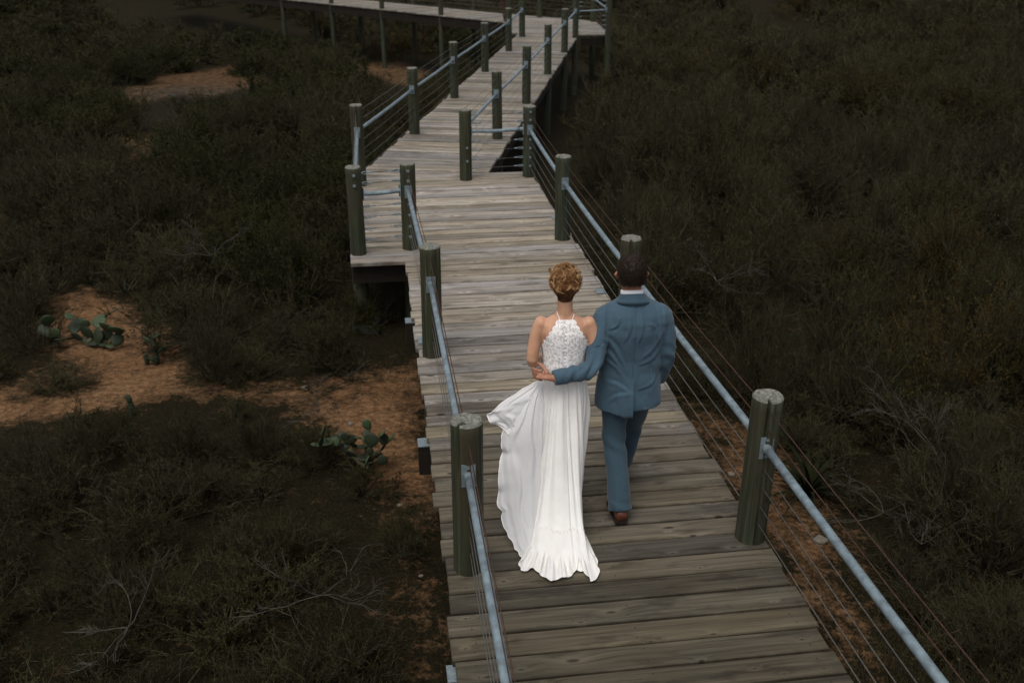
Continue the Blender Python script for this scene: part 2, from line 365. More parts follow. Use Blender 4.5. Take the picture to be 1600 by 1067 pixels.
# ------------------------------------------------------------------ shrubs: placement first, the ground needs it for its leaf litter
SAND = [[(-40, 610), (60, 585), (130, 575), (205, 535), (150, 505), (80, 470), (120, 440), (175, 450), (215, 515), (300, 520), (320, 585), (430, 594), (480, 592), (560, 580), (652, 570), (672, 790), (610, 750), (480, 640), (380, 624), (270, 624), (-40, 668)],
        [(185, 138), (250, 112), (400, 97), (405, 135), (330, 152), (205, 162)], [(178, 205), (232, 215), (245, 245), (185, 250)], [(-40, 312), (42, 310), (48, 345), (-40, 355)],
        [(1046, 600), (1130, 640), (1240, 720), (1300, 800), (1350, 930), (1400, 1100), (1330, 1100)],
        [(585, 750), (680, 750), (712, 1100), (640, 1100), (620, 900)], [(545, 110), (600, 95), (690, 110), (640, 130)], [(70, 478), (212, 478), (216, 562), (64, 562)]]
def inside(poly, x, y):
    c = False; j = len(poly) - 1
    for i in range(len(poly)):
        (xi, yi), (xj, yj) = poly[i], poly[j]
        if (yi > y) != (yj > y) and x < (xj - xi) * (y - yi) / (yj - yi) + xi: c = not c
        j = i
    return c
def on_sand(x, y, z): 
    u, v = to_px(x, y, z); return any(inside(p, u, v) for p in SAND)
shrubs = []      # (x, y, z, radius, height, kind, key)
def put(u, v, r, h, kind, key): 
    z = -.95
    for _ in range(4): x, y = at_z(u, v, z); z = gz(x, y)
    shrubs.append((x, y, z, r, h, kind, key))
put(335, 588, .62, .95, 'twiggy', 'twig_lone'); put(455, 480, .95, 1.25, 'dark', 'dark_a'); put(385, 440, .95, 1.2, 'dark', 'dark_b'); put(540, 400, .8, 1.0, 'olive', 'dark_c')
put(255, 425, .85, .75, 'grey', 'grey_a'); put(45, 545, .62, .80, 'twiggy', 'left_twig'); put(92, 604, .55, .28, 'grey', 'mat_low'); put(290, 345, 1.0, .9, 'olive', 'olive_a')
put(60, 425, .8, .7, 'grey', 'grey_b'); put(330, 200, 1.3, 1.1, 'dark', 'island'); put(500, 130, 1.6, 1.6, 'grey', 'far_grey')
put(405, 716, .42, .60, 'olive', 'fg_tip_a'); put(290, 722, .45, .64, 'olive', 'fg_tip_b'); put(160, 722, .48, .66, 'olive', 'fg_tip_c'); put(50, 735, .5, .62, 'twiggy', 'fg_tip_d'); put(495, 728, .40, .5, 'olive', 'fg_tip_e')
put(575, 512, .5, .62, 'dark', 'notch_low'); put(625, 865, .42, .45, 'olive', 'deck_low'); put(940, 96, 1.15, 1.75, 'olive', 'deck_far')  # notch_low is an added dark shrub standing in for under-deck shade
rs = random.Random(21)
y = 3.6
while y < 74:
    sp = .66 + .034 * y
    x = -(.62 * y + 3.2) + rs.random() * sp
    while x < .62 * y + 3.2:
        px, py = x + rs.uniform(-.42, .42) * sp, y + rs.uniform(-.42, .42) * sp
        x += sp
        z = gz(px, py); left = px < 0 if py > 20 else px < .4
        r = sp * rs.uniform(.58, 1.08); h = r * rs.uniform(.7, 1.5)
        if left and py < 9: h = min(h * .85, .62)
        if py > 15: h = min(h, 1.25)
        if not left:
            if rs.random() < .22: continue
            h = min(h * 1.3, 1.5)
        g = deck_gap(px, py)
        if g < r * (.62 if py < 15 else .40) + .12: continue
        if any(on_sand(px + a * r, py + b * r, z + c * h) for a, b, c in ((0, 0, 0), (0, 0, .5), (0, 0, .85), (-.55, 0, .35), (.55, 0, .35))): continue
        if any((px - q[0]) ** 2 + (py - q[1]) ** 2 < (.5 * (r + q[3])) ** 2 for q in shrubs if q[6]): continue
        cz = noise.noise((px * .16, py * .16, 1.3)) + rs.uniform(-.3, .3)
        if left: kind = ('olive' if py < 9 else 'dark') if cz < -.18 else 'olive' if cz < .12 else 'grey' if cz < .42 else 'rust'
        else: kind = 'grey' if cz < -.05 else 'olive' if cz < .14 else 'twiggy' if cz < .32 else 'rust'
        shrubs.append((px, py, z, r, h, kind, ''))
    y += sp * .9

y = 3.8                       # second, smaller layer that closes the thickets near the camera
while y < 17:
    x = -(.62 * y + 1.4)
    while x < .62 * y + 1.4:
        px, py = x + rs.uniform(-.25, .25), y + rs.uniform(-.25, .25); x += .62
        z = gz(px, py); r = rs.uniform(.30, .52) * (1 if py < 9 else 1.35); h = r * rs.uniform(.75, 1.15)
        if py > 9.6 and px > -.5: continue
        if deck_gap(px, py) < r * .55 + (.25 if px < 0 else .5): continue
        if any(on_sand(px + a * r, py, z + c * h) for a, c in ((0, 0), (0, .5), (-.35, .2), (.35, .2))): continue
        if any((px - q[0]) ** 2 + (py - q[1]) ** 2 < (.29 * (r + q[3])) ** 2 for q in shrubs): continue
        shrubs.append((px, py, z, r, h, rs.choice(['olive', 'grey', 'grey', 'olive'] if px < .4 else ['grey', 'grey', 'twiggy', 'olive']), ''))
    y += .58

# ------------------------------------------------------------------ ground
def build_ground():
    xs = np.concatenate([np.linspace(-90, -16, 20)[:-1], np.linspace(-16, 16, 200), np.linspace(16, 90, 20)[1:]])
    ys = np.concatenate([np.linspace(-12, 2, 10)[:-1], np.linspace(2, 22, 170)[:-1], np.linspace(22, 60, 90)[:-1], np.linspace(60, 170, 30)])
    X, Y = np.meshgrid(xs, ys); Z = np.zeros_like(X); L = np.zeros_like(X); GR = np.zeros_like(X)
    for i in range(X.shape[0]):
        for j in range(X.shape[1]): Z[i, j] = gz(X[i, j], Y[i, j]) + .012 * noise.noise((X[i, j] * 3, Y[i, j] * 3, 0))
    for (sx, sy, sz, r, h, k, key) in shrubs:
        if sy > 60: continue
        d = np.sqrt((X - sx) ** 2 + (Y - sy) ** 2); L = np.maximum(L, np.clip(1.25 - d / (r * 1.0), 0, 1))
    cx, cy = at_z(300, 135, -1.6); GR = np.clip(1.4 - np.sqrt(((X - cx) / 3.4) ** 2 + ((Y - cy) / 3.2) ** 2) * 1.2, 0, .95)
    for i in range(X.shape[0]):           # away from the open sand lies old leaf litter, also painting under-deck shade
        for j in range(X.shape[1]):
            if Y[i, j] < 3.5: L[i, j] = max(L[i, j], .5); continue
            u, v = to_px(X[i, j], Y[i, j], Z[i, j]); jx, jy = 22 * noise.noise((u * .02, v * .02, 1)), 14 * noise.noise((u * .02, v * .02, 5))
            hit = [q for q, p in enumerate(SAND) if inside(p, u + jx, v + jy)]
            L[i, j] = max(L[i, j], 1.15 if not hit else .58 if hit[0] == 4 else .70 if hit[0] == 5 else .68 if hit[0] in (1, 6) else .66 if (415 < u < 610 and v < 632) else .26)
    # fallen litter along the foot of the boardwalk on its left
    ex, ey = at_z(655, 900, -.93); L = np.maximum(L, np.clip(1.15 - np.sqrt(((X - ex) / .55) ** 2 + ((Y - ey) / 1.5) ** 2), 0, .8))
    for _ in range(5):                    # ragged, gradual edge between sand and litter
        P_ = np.pad(L, 1, mode='edge'); L = (P_[:-2, 1:-1] + P_[2:, 1:-1] + P_[1:-1, :-2] + P_[1:-1, 2:] + 2 * L) / 6
    ny, nx = X.shape; idx = np.arange(nx * ny).reshape(ny, nx)
    f = np.stack([idx[:-1, :-1], idx[:-1, 1:], idx[1:, 1:], idx[1:, :-1]], -1).reshape(-1, 4)
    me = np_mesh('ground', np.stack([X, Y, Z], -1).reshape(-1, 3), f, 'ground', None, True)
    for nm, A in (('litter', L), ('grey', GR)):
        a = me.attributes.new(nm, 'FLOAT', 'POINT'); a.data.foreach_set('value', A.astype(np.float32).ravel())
    tag(link(bpy.data.objects.new('ground', me)), 'orange sandy ground with dark leaf litter', kind='structure')
build_ground()

# ------------------------------------------------------------------ boardwalk decks
def clip(poly, planes):
    for (px, py), (nx, ny) in planes:              # keep side where (p - P).n >= 0
        out = []
        for i in range(len(poly)):
            a, b = poly[i], poly[(i + 1) % len(poly)]
            da = (a[0] - px) * nx + (a[1] - py) * ny; db = (b[0] - px) * nx + (b[1] - py) * ny
            if da >= 0: out.append(a)
            if (da >= 0) != (db >= 0):
                t = da / (da - db); out.append((a[0] + (b[0] - a[0]) * t, a[1] + (b[1] - a[1]) * t))
        poly = out
        if len(poly) < 3: return []
    return poly
pr = random.Random(5)
def plank(parent, D, N, s0, s1, n0, n1, planes, colour, z=0.0):
    gap = pr.choice((pr.uniform(.010, .018), pr.uniform(.014, .028))); a = s0 + gap / 2; b = s1 - gap / 2
    sk_ = pr.uniform(-.003, .003)
    n0 += pr.uniform(-.02, .02); n1 += pr.uniform(-.02, .02)
    q = [(n0, a), (n1, a + sk_), (n1, b + sk_), (n0, b)]
    world = [tuple(N * n + D * s) for n, s in q]
    world = clip(world, planes)
    if not world: return
    c = N * ((n0 + n1) / 2) + D * ((a + b) / 2)
    loc = [(Vector(p) - c) for p in world]; loc = [(v.dot(N), v.dot(D)) for v in loc]
    if min(max(v[0] for v in loc) - min(v[0] for v in loc), max(v[1] for v in loc) - min(v[1] for v in loc)) < .012: return
    def shrink(poly, d):
        cx = sum(p[0] for p in poly) / len(poly); cy = sum(p[1] for p in poly) / len(poly)
        return [(p[0] - math.copysign(min(d, abs(p[0] - cx)), p[0] - cx), p[1] - math.copysign(min(d, abs(p[1] - cy)), p[1] - cy)) for p in poly]
    g = G(); n = len(loc); T = .042; cup = pr.uniform(-.002, .002)
    lay = [(loc, -T), (loc, -.006), (shrink(loc, .005), 0)]
    vs = [(p[0], p[1], zz) for poly, zz in lay for p in poly]
    fs = [tuple(range(n - 1, -1, -1)), tuple(2 * n + k for k in range(n))]
    for i in range(2): fs += [(i * n + k, i * n + (k + 1) % n, (i + 1) * n + (k + 1) % n, (i + 1) * n + k) for k in range(n)]
    g.add(vs, fs)
    if parent.get('nails') and s0 < 10.5:      # pairs of nail heads over the three stringers
        for nn in (.40, 1.33, 2.27):
            for ss in (.26, .74):
                x_, y_ = nn - (n0 + n1) / 2 + pr.uniform(-.012, .012), (ss - .5) * (b - a) + pr.uniform(-.01, .01)
                g.add([(x_ + .0055 * math.cos(q * 1.0472), y_ + .0055 * math.sin(q * 1.0472), .0008) for q in range(6)], [tuple(range(6))], 1)
    o = g.obj('plank', ['plank', 'sole'], parent)
    o.location = (c.x, c.y, z + pr.uniform(-.004, .003)); ang = math.atan2(N.y, N.x)
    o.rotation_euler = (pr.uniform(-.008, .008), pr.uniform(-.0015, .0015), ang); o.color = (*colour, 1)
def deck(label, D, N, s0, s1, n0f, n1, pitch, planes, colf):
    root = empty('boardwalk'); tag(root, label, kind='structure'); root['nails'] = s0 < 3; s = s0
    while s < s1 - .05:
        pw = pitch * pr.uniform(.985, 1.015); plank(root, D, N, s, min(s + pw, s1), n0f(s + pw / 2), n1, planes, colf(s)); s += pw
    return root
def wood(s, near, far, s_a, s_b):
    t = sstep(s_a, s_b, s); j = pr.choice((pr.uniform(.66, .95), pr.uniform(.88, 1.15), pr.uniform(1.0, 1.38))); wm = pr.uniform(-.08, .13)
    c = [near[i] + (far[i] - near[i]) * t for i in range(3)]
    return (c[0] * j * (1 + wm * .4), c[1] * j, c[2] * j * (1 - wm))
NEAR_W, MID_W, FAR_W = (.060, .051, .035), (.188, .169, .148), (.162, .147, .129)  # near tone mixes browner wood with vignette darkening put into the colour
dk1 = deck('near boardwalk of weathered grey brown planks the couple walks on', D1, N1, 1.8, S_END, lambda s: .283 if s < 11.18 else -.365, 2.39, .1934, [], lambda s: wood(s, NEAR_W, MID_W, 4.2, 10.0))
e1 = N1 * 0 + D1 * (S_END + .006)
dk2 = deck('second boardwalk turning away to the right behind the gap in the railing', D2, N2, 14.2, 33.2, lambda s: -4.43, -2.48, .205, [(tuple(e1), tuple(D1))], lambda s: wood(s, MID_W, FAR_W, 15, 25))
plat = [(.05, 33.15), (2.15, 32.45), (3.15, 33.0), (2.98, 37.15), (1.05, 38.75), (-.22, 39.75), (-.23, 36.8)]
pp = []
for i in range(len(plat)):
    a, b = Vector(plat[i]), Vector(plat[(i + 1) % len(plat)]); t = b - a; pp.append((tuple(a), (-t.y, t.x)))
e2 = D2 * 33.21
pp.append((tuple(e2), tuple(D2)))
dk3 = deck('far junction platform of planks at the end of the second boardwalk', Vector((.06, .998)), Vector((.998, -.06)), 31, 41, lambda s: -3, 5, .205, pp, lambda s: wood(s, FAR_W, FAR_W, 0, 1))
o3 = Vector((-.23, 36.8)); n3a = o3.dot(N3)
dk4 = deck('far boardwalk running off to the upper left on tall posts', D3, N3, o3.dot(D3) + .02, o3.dot(D3) + 26, lambda s: n3a, n3a + 2.1, .205, [((-.235, 36.8), (-1, -.004))], lambda s: wood(s, FAR_W, FAR_W, 0, 1))
def beam(parent, a, b, z, wdt, hgt, name='beam'):
    g = G(); a = Vector((*a, z)); b = Vector((*b, z)); d = (b - a); L = d.length; m = Matrix.Rotation(math.atan2(d.y, d.x), 3, 'Z')
    g.box((0, 0, 0), (L, wdt, hgt)); o = g.obj(name, 'beam', parent); o.location = (a + b) / 2; o.rotation_euler = (0, 0, math.atan2(d.y, d.x)); return o
for n in (.40, 1.33, 2.27): beam(dk1, N1 * n + D1 * 1.8, N1 * n + D1 * (S_END - .06), -.045 - .12, .045, .235)
beam(dk1, N1 * -.32 + D1 * 11.24, N1 * -.32 + D1 * (S_END - .06), -.165, .045, .235)
beam(dk1, N1 * -.345 + D1 * 11.215, N1 * .37 + D1 * 11.215, -.165, .04, .235)
beam(dk1, N1 * -.345 + D1 * (S_END - .03), N1 * 2.3 + D1 * (S_END - .03), -.165, .04, .235)
for n in (-4.36, -3.45, -2.55): beam(dk2, N2 * n + D2 * 15.35, N2 * n + D2 * 33.1, -.165, .045, .235)
for n in (n3a + .07, n3a + 1.05, n3a + 2.03): beam(dk4, N3 * n + D3 * (o3.dot(D3) + .15), N3 * n + D3 * (o3.dot(D3) + 26), -.21, .06, .32)
beam(dk3, (-.18, 36.6), (.12, 33.3), -.165, .05, .235); beam(dk3, (2.2, 32.55), (3.08, 33.08), -.165, .05, .235); beam(dk3, (3.05, 33.15), (2.9, 37.1), -.165, .05, .235)
for i in range(12): 
    s = 3 + i * 1.05
    beam(dk1, N1 * .45 + D1 * s, N1 * 1.29 + D1 * s, -.16, .04, .19, 'joist'); beam(dk1, N1 * 1.37 + D1 * s, N1 * 2.23 + D1 * s, -.16, .04, .19, 'joist')
# galvanised plates and beam ends that show at the deck's edges
def plate(u, v, sx, sy, mat='galv_small', z=.003, th=.006, name='steel_plate'):
    x, y = at_z(u, v, 0); g = G(); g.box((0, 0, 0), (sx, sy, th)); o = g.obj(name, mat, dk1); o.location = (x, y, z + th / 2); o.rotation_euler = (0, 0, R(7.9)); return o
plate(659, 533, .07, .15); plate(938, 456, .10, .13); plate(868, 341, .09, .11)
for (u, v) in ((663, 690), (713, 1050), (641, 500)):
    x, y = at_z(u, v, -.05); g = G(); g.box((0, 0, -.13), (.16, .13, .25), None, 0); g.box((-.03, 0, .001), (.104, .134, .008), None, 1)
    o = g.obj('beam_end', ['beam', 'galv_small'], dk1); o.location = (x + .03, y, -.055); o.rotation_euler = (0, 0, R(7.9))

# ------------------------------------------------------------------ railings
ZC = [.97, .85, .57, .44, .30, .17]; ZR = .725
def post(parent, xy, top=1.06, rad=.094, crack=None, lean=(0, 0), seed=0):
    rr = random.Random(seed); g = G(); seg = 72; zb = gz(*xy) - .1
    zs = [zb, -.3, .02, .25, .5, .7, .85, top - .08, top - .012, top]; vs = []
    for zi, z in enumerate(zs):
        t = (z - zb) / (top - zb)
        for k in range(seg):
            th = 2 * math.pi * k / seg
            r = rad * (1.02 - .03 * t) * (1 + .035 * noise.noise((math.cos(th) * 1.2 + seed * 3.7, math.sin(th) * 1.2, z * 1.4)))
            if zi == len(zs) - 1: r -= .008
            if crack is not None and z > crack[1]:
                da = abs((th - crack[0] + math.pi) % (2 * math.pi) - math.pi)
                if da < .055: r -= rad * .5
            zz = z + (.006 * noise.noise((math.cos(th) * 2, math.sin(th) * 2, seed)) if zi >= len(zs) - 2 else 0)
            zt = max(0, z) / top
            vs.append((r * math.cos(th) + lean[0] * zt, r * math.sin(th) + lean[1] * zt, zz))
    n = len(zs)
    fs = [(i * seg + k, i * seg + (k + 1) % seg, (i + 1) * seg + (k + 1) % seg, (i + 1) * seg + k) for i in range(n - 1) for k in range(seg)]
    mi = [1 if i == n - 2 else 0 for i in range(n - 1) for k in range(seg)]
    b = len(vs); vs.append((lean[0], lean[1], top - (.03 if crack else .001)))
    g.v = vs; g.f = fs + [(b, (n - 1) * seg + k, (n - 1) * seg + (k + 1) % seg) for k in range(seg)]; g.mi = mi + [1] * seg
    me = g.mesh('post', ['post', 'post_top']); me.polygons.foreach_set('use_smooth', [m == 0 for m in g.mi])
    o = link(bpy.data.objects.new('post', me), parent); o.location = (xy[0], xy[1], 0); o.rotation_euler = (0, 0, rr.uniform(0, .0)); return o
def bolts(p, ang, zs, rad=.094):
    d = Vector((math.cos(ang), math.sin(ang), 0))
    for z in zs:
        g = G(); c = d * rad; g.tube([c + d * -.004, c + d * .006], .019, 12); g.tube([c + d * .006, c + d * .018], .011, 6)
        o = g.obj('eye_bolt', 'galv_small', p); o.location = (0, 0, z)
def span(parent, a, b, top=1.06, rust=True, turn=False, rail=True, rad=.094):
    A = Vector((*a, 0)); B = Vector((*b, 0)); d = (B - A).normalized()
    sc = top / 1.06
    if rail:
        z = ZR * sc; g = G(); p0 = A + d * (rad + .002); p1 = B - d * (rad + .002); L = (p1 - p0).length
        n = 7; pts = [p0 + (p1 - p0) * (i / (n - 1)) + Vector((0, 0, z - .010 * math.sin(math.pi * i / (n - 1)))) for i in range(n)]
        g.tube(pts, .0255, 16); o = g.obj('handrail', 'galv', parent, True)
        for pt, sg in ((p0, 1), (p1, -1)):
            h = G(); m = Matrix.Rotation(math.atan2(d.y, d.x), 3, 'Z')
            h.box((0, 0, 0), (.008, .085, .15)); h.tube([(sg * .004, 0, 0), (sg * .05, 0, 0)], .030, 14)
            for bz in (-.058, .058): h.tube([(sg * .004, 0, bz), (sg * .013, 0, bz)], .011, 6)
            q = h.obj('flange', 'galv_small', o); q.location = pt + Vector((0, 0, z)); q.rotation_euler = (0, 0, math.atan2(d.y, d.x))
    for i, zc in enumerate(ZC):
        z = zc * sc; g = G(); n = 5; L = (B - A).length; sag = .004 * L * pr.uniform(.5, 1.6)
        pts = [A + (B - A) * (k / (n - 1)) + Vector((0, 0, z - sag * math.sin(math.pi * k / (n - 1)))) for k in range(n)]
        g.tube(pts, .0034 if not turn else .003, 6); c = g.obj('cable', 'rust' if (rust and i < 2) else 'cable', parent, True)
        if turn:
            for base, sg in ((A, 1), (B, -1)):
                h = G(); s = base + d * sg * (rad + .002) + Vector((0, 0, z)); ax = d * sg; sd = Vector((-d.y, d.x, 0))
                loop = [s + ax * (.035 + .035 * math.cos(t)) + Vector((0, 0, .014 * math.sin(t))) for t in np.linspace(-math.pi, math.pi, 15)]
                h.tube(loop, .0052, 6); h.tube([s + ax * .068, s + ax * .135], [.010, .008], 8); h.tube([s - ax * .01, s + ax * .012], .012, 8)
                h.obj('turnbuckle', 'galv_small', c, True)
def railing(label, pts, top=1.06, rust=True, rail=True, spans=None, cracks={}, own=None, rad=.094):
    root = empty('railing', (0, 0, 0)); tag(root, label, 'railing', 'timber post and cable railings of the boardwalk'); ps = []
    for i, p in enumerate(pts):
        if own is None or i in own: ps.append(post(root, p, top + pr.uniform(-.016, .016), rad * pr.uniform(.95, 1.04), cracks.get(i) or ((pr.uniform(3.6, 5.6), pr.uniform(.55, .9)) if pr.random() < .5 else None), (pr.uniform(-.012, .012), pr.uniform(-.01, .01)), seed=hash((round(p[0] * 10), round(p[1] * 10))) % 97))
        else: ps.append(None)
    for i in range(len(pts) - 1): span(root, pts[i], pts[i + 1], top, rust, spans is not None and i in spans, rail, rad)
    return root, ps
R1, R3, R4 = (1.57, 5.5), (.63, 11.89), (.26, 15.02); R2 = (1.09, 8.66); R0 = (2.03, 2.28)
L1, L2, L3, L3b = (-.27, 5.17), (-.735, 8.40), (-1.235, 11.52), (-1.83, 11.30); L0 = (.17, 1.95); S0 = (-2.25, 14.47)
CAMD = lambda p: math.atan2(-p[1], -p[0])
rt, ps = railing('railing along the right of the near boardwalk, beside the man in the suit', [R0, R1, R2, R3, R4], cracks={1: (CAMD(R1) + .15, .72), 2: (CAMD(R2), .9)})
bolts(ps[4], CAMD(R4) + .2, [.99, .87, .58, .45, .31, .18])
lf, ps = railing('railing along the left of the near boardwalk, beside the trailing white dress', [L0, L1, L2, L3])
bolts(ps[3], CAMD(L3) + .1, [.97, .85, .57, .44, .30, .17])
T0, T1, T2, T3, T4, T5, T6 = (-.70, 14.8), (-.26, 17.68), (.30, 21.1), (.88, 25.05), (1.48, 28.98), (1.98, 32.3), (3.05, 32.87)
S1, S2, S3, S4, S5 = (-1.77, 18.11), (-1.24, 21.77), (-.67, 25.46), (-.09, 29.25), (.32, 32.6)
jg, ps = railing('short railing with turnbuckles closing the notch left of the near boardwalk', [L3, L3b], spans=[0], own=[1]); bolts(ps[1], CAMD(L3b), [.97, .85])
gp, ps = railing('short railing with turnbuckles across the dark triangular gap', [R4, T0], spans=[0], own=[1])
bolts(ps[1], CAMD(T0) + .3, [.5, .3])
railing('left railing of the second boardwalk, rising from the notch corner', [L3b, S0, S1, S2, S3, S4, S5], 1.17, False, own=[1, 2, 3, 4, 5, 6], cracks={1: (CAMD(S0), .9)})
railing('right railing of the second boardwalk, running down its middle in the picture', [T0, T1, T2, T3, T4, T5], 1.17, False, own=[1, 2, 3, 4, 5])
railing('railing round the outer right corner of the far platform', [T5, T6, (2.88, 36.95), (1.01, 38.5)], 1.15, False, spans=[0], own=[1, 2])
railing('near side railing of the far boardwalk at the top edge', [(-.12, 36.98), (-2.68, 39.32), (-5.2, 41.75), (-7.6, 44.05), (-10.2, 46.5)], 1.15, False, own=[0, 1, 2, 3, 4])
railing('far side railing of the far boardwalk at the top edge', [(1.01, 38.5), (-1.5, 41.2), (-4.1, 43.5), (-6.7, 46.0), (-9.2, 48.4)], 1.15, False, own=[0, 1, 2, 3, 4])
# concrete footing and the timber post stub standing in it
fx, fy = at_z(574, 512, -.93); g = G()
def taper(g, w0, w1, z0, z1, mi=0):
    g.add([(sx * w0, sy * w0, z0) for sx, sy in ((-1, -1), (1, -1), (1, 1), (-1, 1))] + [(sx * w1, sy * w1, z1) for sx, sy in ((-1, -1), (1, -1), (1, 1), (-1, 1))],
          [(3, 2, 1, 0), (4, 5, 6, 7)] + [(k, (k + 1) % 4, 4 + (k + 1) % 4, 4 + k) for k in range(4)], mi)
taper(g, .21, .17, -.2, .10); ft = g.obj('concrete_footing', 'concrete'); ft.location = (L3b[0] + .02, L3b[1] - .02, -.95)
tag(ft, 'square concrete footing on the ground in the dark notch under the boardwalk', 'footing')

# ------------------------------------------------------------------ vegetation meshes
def gpt(u, v, dz=0):
    z = -.95
    for _ in range(4): x, y = at_z(u, v, z + dz); z = gz(x, y)
    return (x, y, z + dz)
def rnd_unit(rg, n):
    v = rg.normal(size=(n, 3)); return v / np.linalg.norm(v, axis=1, keepdims=True)
def tubes3(P, rad0, rad1):
    """P (n, k, 3) polylines -> three-sided tubes"""
    n, k, _ = P.shape; T = np.gradient(P, axis=1); T /= np.linalg.norm(T, axis=2, keepdims=True) + 1e-9
    ref = np.tile(np.array([.31, .83, .46]), (n, k, 1)); U = np.cross(T, ref); U /= np.linalg.norm(U, axis=2, keepdims=True) + 1e-9; W = np.cross(T, U)
    rad = np.linspace(1, 0, k)[None, :, None] * (rad0 - rad1) + rad1
    V = np.stack([P + rad * (math.cos(a) * U + math.sin(a) * W) for a in (0, 2.094, 4.189)], 2).reshape(-1, 3)
    b = (np.arange(n)[:, None, None] * k + np.arange(k - 1)[None, :, None]) * 3; j = np.arange(3)[None, None, :]
    F = np.stack(np.broadcast_arrays(b + j, b + (j + 1) % 3, b + 3 + (j + 1) % 3, b + 3 + j), -1).reshape(-1, 4)
    return V, F
def grow(rg, base, direc, length, k, wig, lift=0.0):
    n = len(base); P = np.zeros((n, k, 3)); P[:, 0] = base; d = direc.copy(); st = (length / (k - 1))
    for i in range(1, k):
        d = d + rg.normal(size=(n, 3)) * wig; d[:, 2] += lift; d /= np.linalg.norm(d, axis=1, keepdims=True)
        P[:, i] = P[:, i - 1] + d * st[:, None]
    return P
def pick(rg, P, m, lo=.25):
    n, k, _ = P.shape; out = []; dr = []
    t = rg.uniform(lo, .999, size=(n, m)) * (k - 1); i = np.minimum(t.astype(int), k - 2); f = (t - i)[..., None]; r = np.arange(n)[:, None]
    a, b = P[r, i], P[r, i + 1]; d = b - a; d /= np.linalg.norm(d, axis=2, keepdims=True) + 1e-9
    return (a + (b - a) * f).reshape(-1, 3), d.reshape(-1, 3)
def leaves(rg, pos, axis, ln, wd, spread):
    n = len(pos); d = axis + rg.normal(size=(n, 3)) * spread; d /= np.linalg.norm(d, axis=1, keepdims=True) + 1e-9
    s = np.cross(d, rnd_unit(rg, n)); s /= np.linalg.norm(s, axis=1, keepdims=True) + 1e-9
    L = (ln * rg.uniform(.6, 1.35, n))[:, None]; W = (wd * rg.uniform(.7, 1.3, n))[:, None]
    V = np.stack([pos, pos + d * L * .5 + s * W, pos + d * L, pos + d * L * .5 - s * W], 1).reshape(-1, 3)
    F = np.arange(4 * n).reshape(n, 4); return V, F, np.repeat(rg.uniform(0, 1, n), 4)
SPEC = {  # stems, subs, twigs, leaves per twig, leaf length, leaf half width, leaf spread, lift, leaf material
    'olive':  (26, 6, 7, 15, .026, .0042, .55, .10, 'leaf_olive'),
    'dark':   (28, 7, 7, 17, .026, .0055, .8, .02, 'leaf_dark'),
    'grey':   (34, 7, 7, 8, .026, .0034, .6, .06, 'leaf_grey'),
    'twiggy': (24, 7, 8, 4, .024, .0036, .7, .05, 'leaf_grey'),
    'rust':   (26, 6, 7, 12, .026, .0052, .8, .08, 'leaf_rust')}
def shrub_mesh(kind, seed, lod=1.0):
    """unit shrub: radius about 1, height about 1"""
    ns, nb, nw, nl, ll, lw, sp, lift, lm = SPEC[kind]; rg = np.random.default_rng(seed)
    ns = max(8, int(ns * lod ** .5)); nb = max(4, int(nb * lod ** .3)); nl = max(3, int(nl * lod ** .3)); wsc = (1 / lod) ** .45
    az = rg.uniform(0, 2 * math.pi, ns); el = rg.uniform(.22, 1.45, ns)
    d = np.stack([np.cos(az) * np.cos(el), np.sin(az) * np.cos(el), np.sin(el)], 1)
    lob = .72 + .38 * np.sin(az * 2 + rg.uniform(0, 6)) * np.cos(el) + rg.uniform(-.16, .2, ns)
    base = np.stack([np.cos(az) * .07, np.sin(az) * .07, np.full(ns, -.03)], 1)
    st = grow(rg, base, d, np.clip(lob, .4, 1.1) * .86, 6, .13)
    p, ax = pick(rg, st, nb, .28); dd = ax * .75 + rnd_unit(rg, len(p)) * .75; dd[:, 2] += .2; dd /= np.linalg.norm(dd, axis=1, keepdims=True)
    sb = grow(rg, p, dd, rg.uniform(.16, .40, len(p)), 4, .2, lift)
    p, ax = pick(rg, sb, nw, .2); dd = ax * .8 + rnd_unit(rg, len(p)) * .8; dd[:, 2] += .15 + lift; dd /= np.linalg.norm(dd, axis=1, keepdims=True)
    tw = grow(rg, p, dd, rg.uniform(.06, .19, len(p)), 3, .2, lift)
    V1, F1 = tubes3(st, .013 * wsc, .005 * wsc); V2, F2 = tubes3(sb, .0052 * wsc, .0025 * wsc); V3, F3 = tubes3(tw, .0028 * wsc, .0012 * wsc)
    V = np.concatenate([V1, V2, V3]); F = np.concatenate([F1, F2 + len(V1), F3 + len(V1) + len(V2)]); V[:, 2] = np.maximum(V[:, 2], -.06)
    pos, ax = pick(rg, tw, nl, .05); LV, LF, lr = leaves(rg, pos, ax, ll * wsc, lw * wsc, sp); LV[:, 2] = np.maximum(LV[:, 2], .01)
    # leaves of one shoot share a tone
    return (V, F), (LV, LF, np.clip(lr * .55 + np.repeat(np.repeat(rg.uniform(0, .45, len(tw)), nl), 4), 0, 1)), lm
VAR = {}
def variant(kind, i):
    if (kind, i) not in VAR:
        (V, F), (LV, LF, lr), lm = shrub_mesh(kind, 100 + i * 17 + len(kind))
        VAR[(kind, i)] = (np_mesh('stems', V, F, 'stem'), np_mesh('foliage', LV, LF, lm, lr))
    return VAR[(kind, i)]
NVAR = {'olive': 3, 'dark': 2, 'grey': 3, 'twiggy': 2, 'rust': 2}
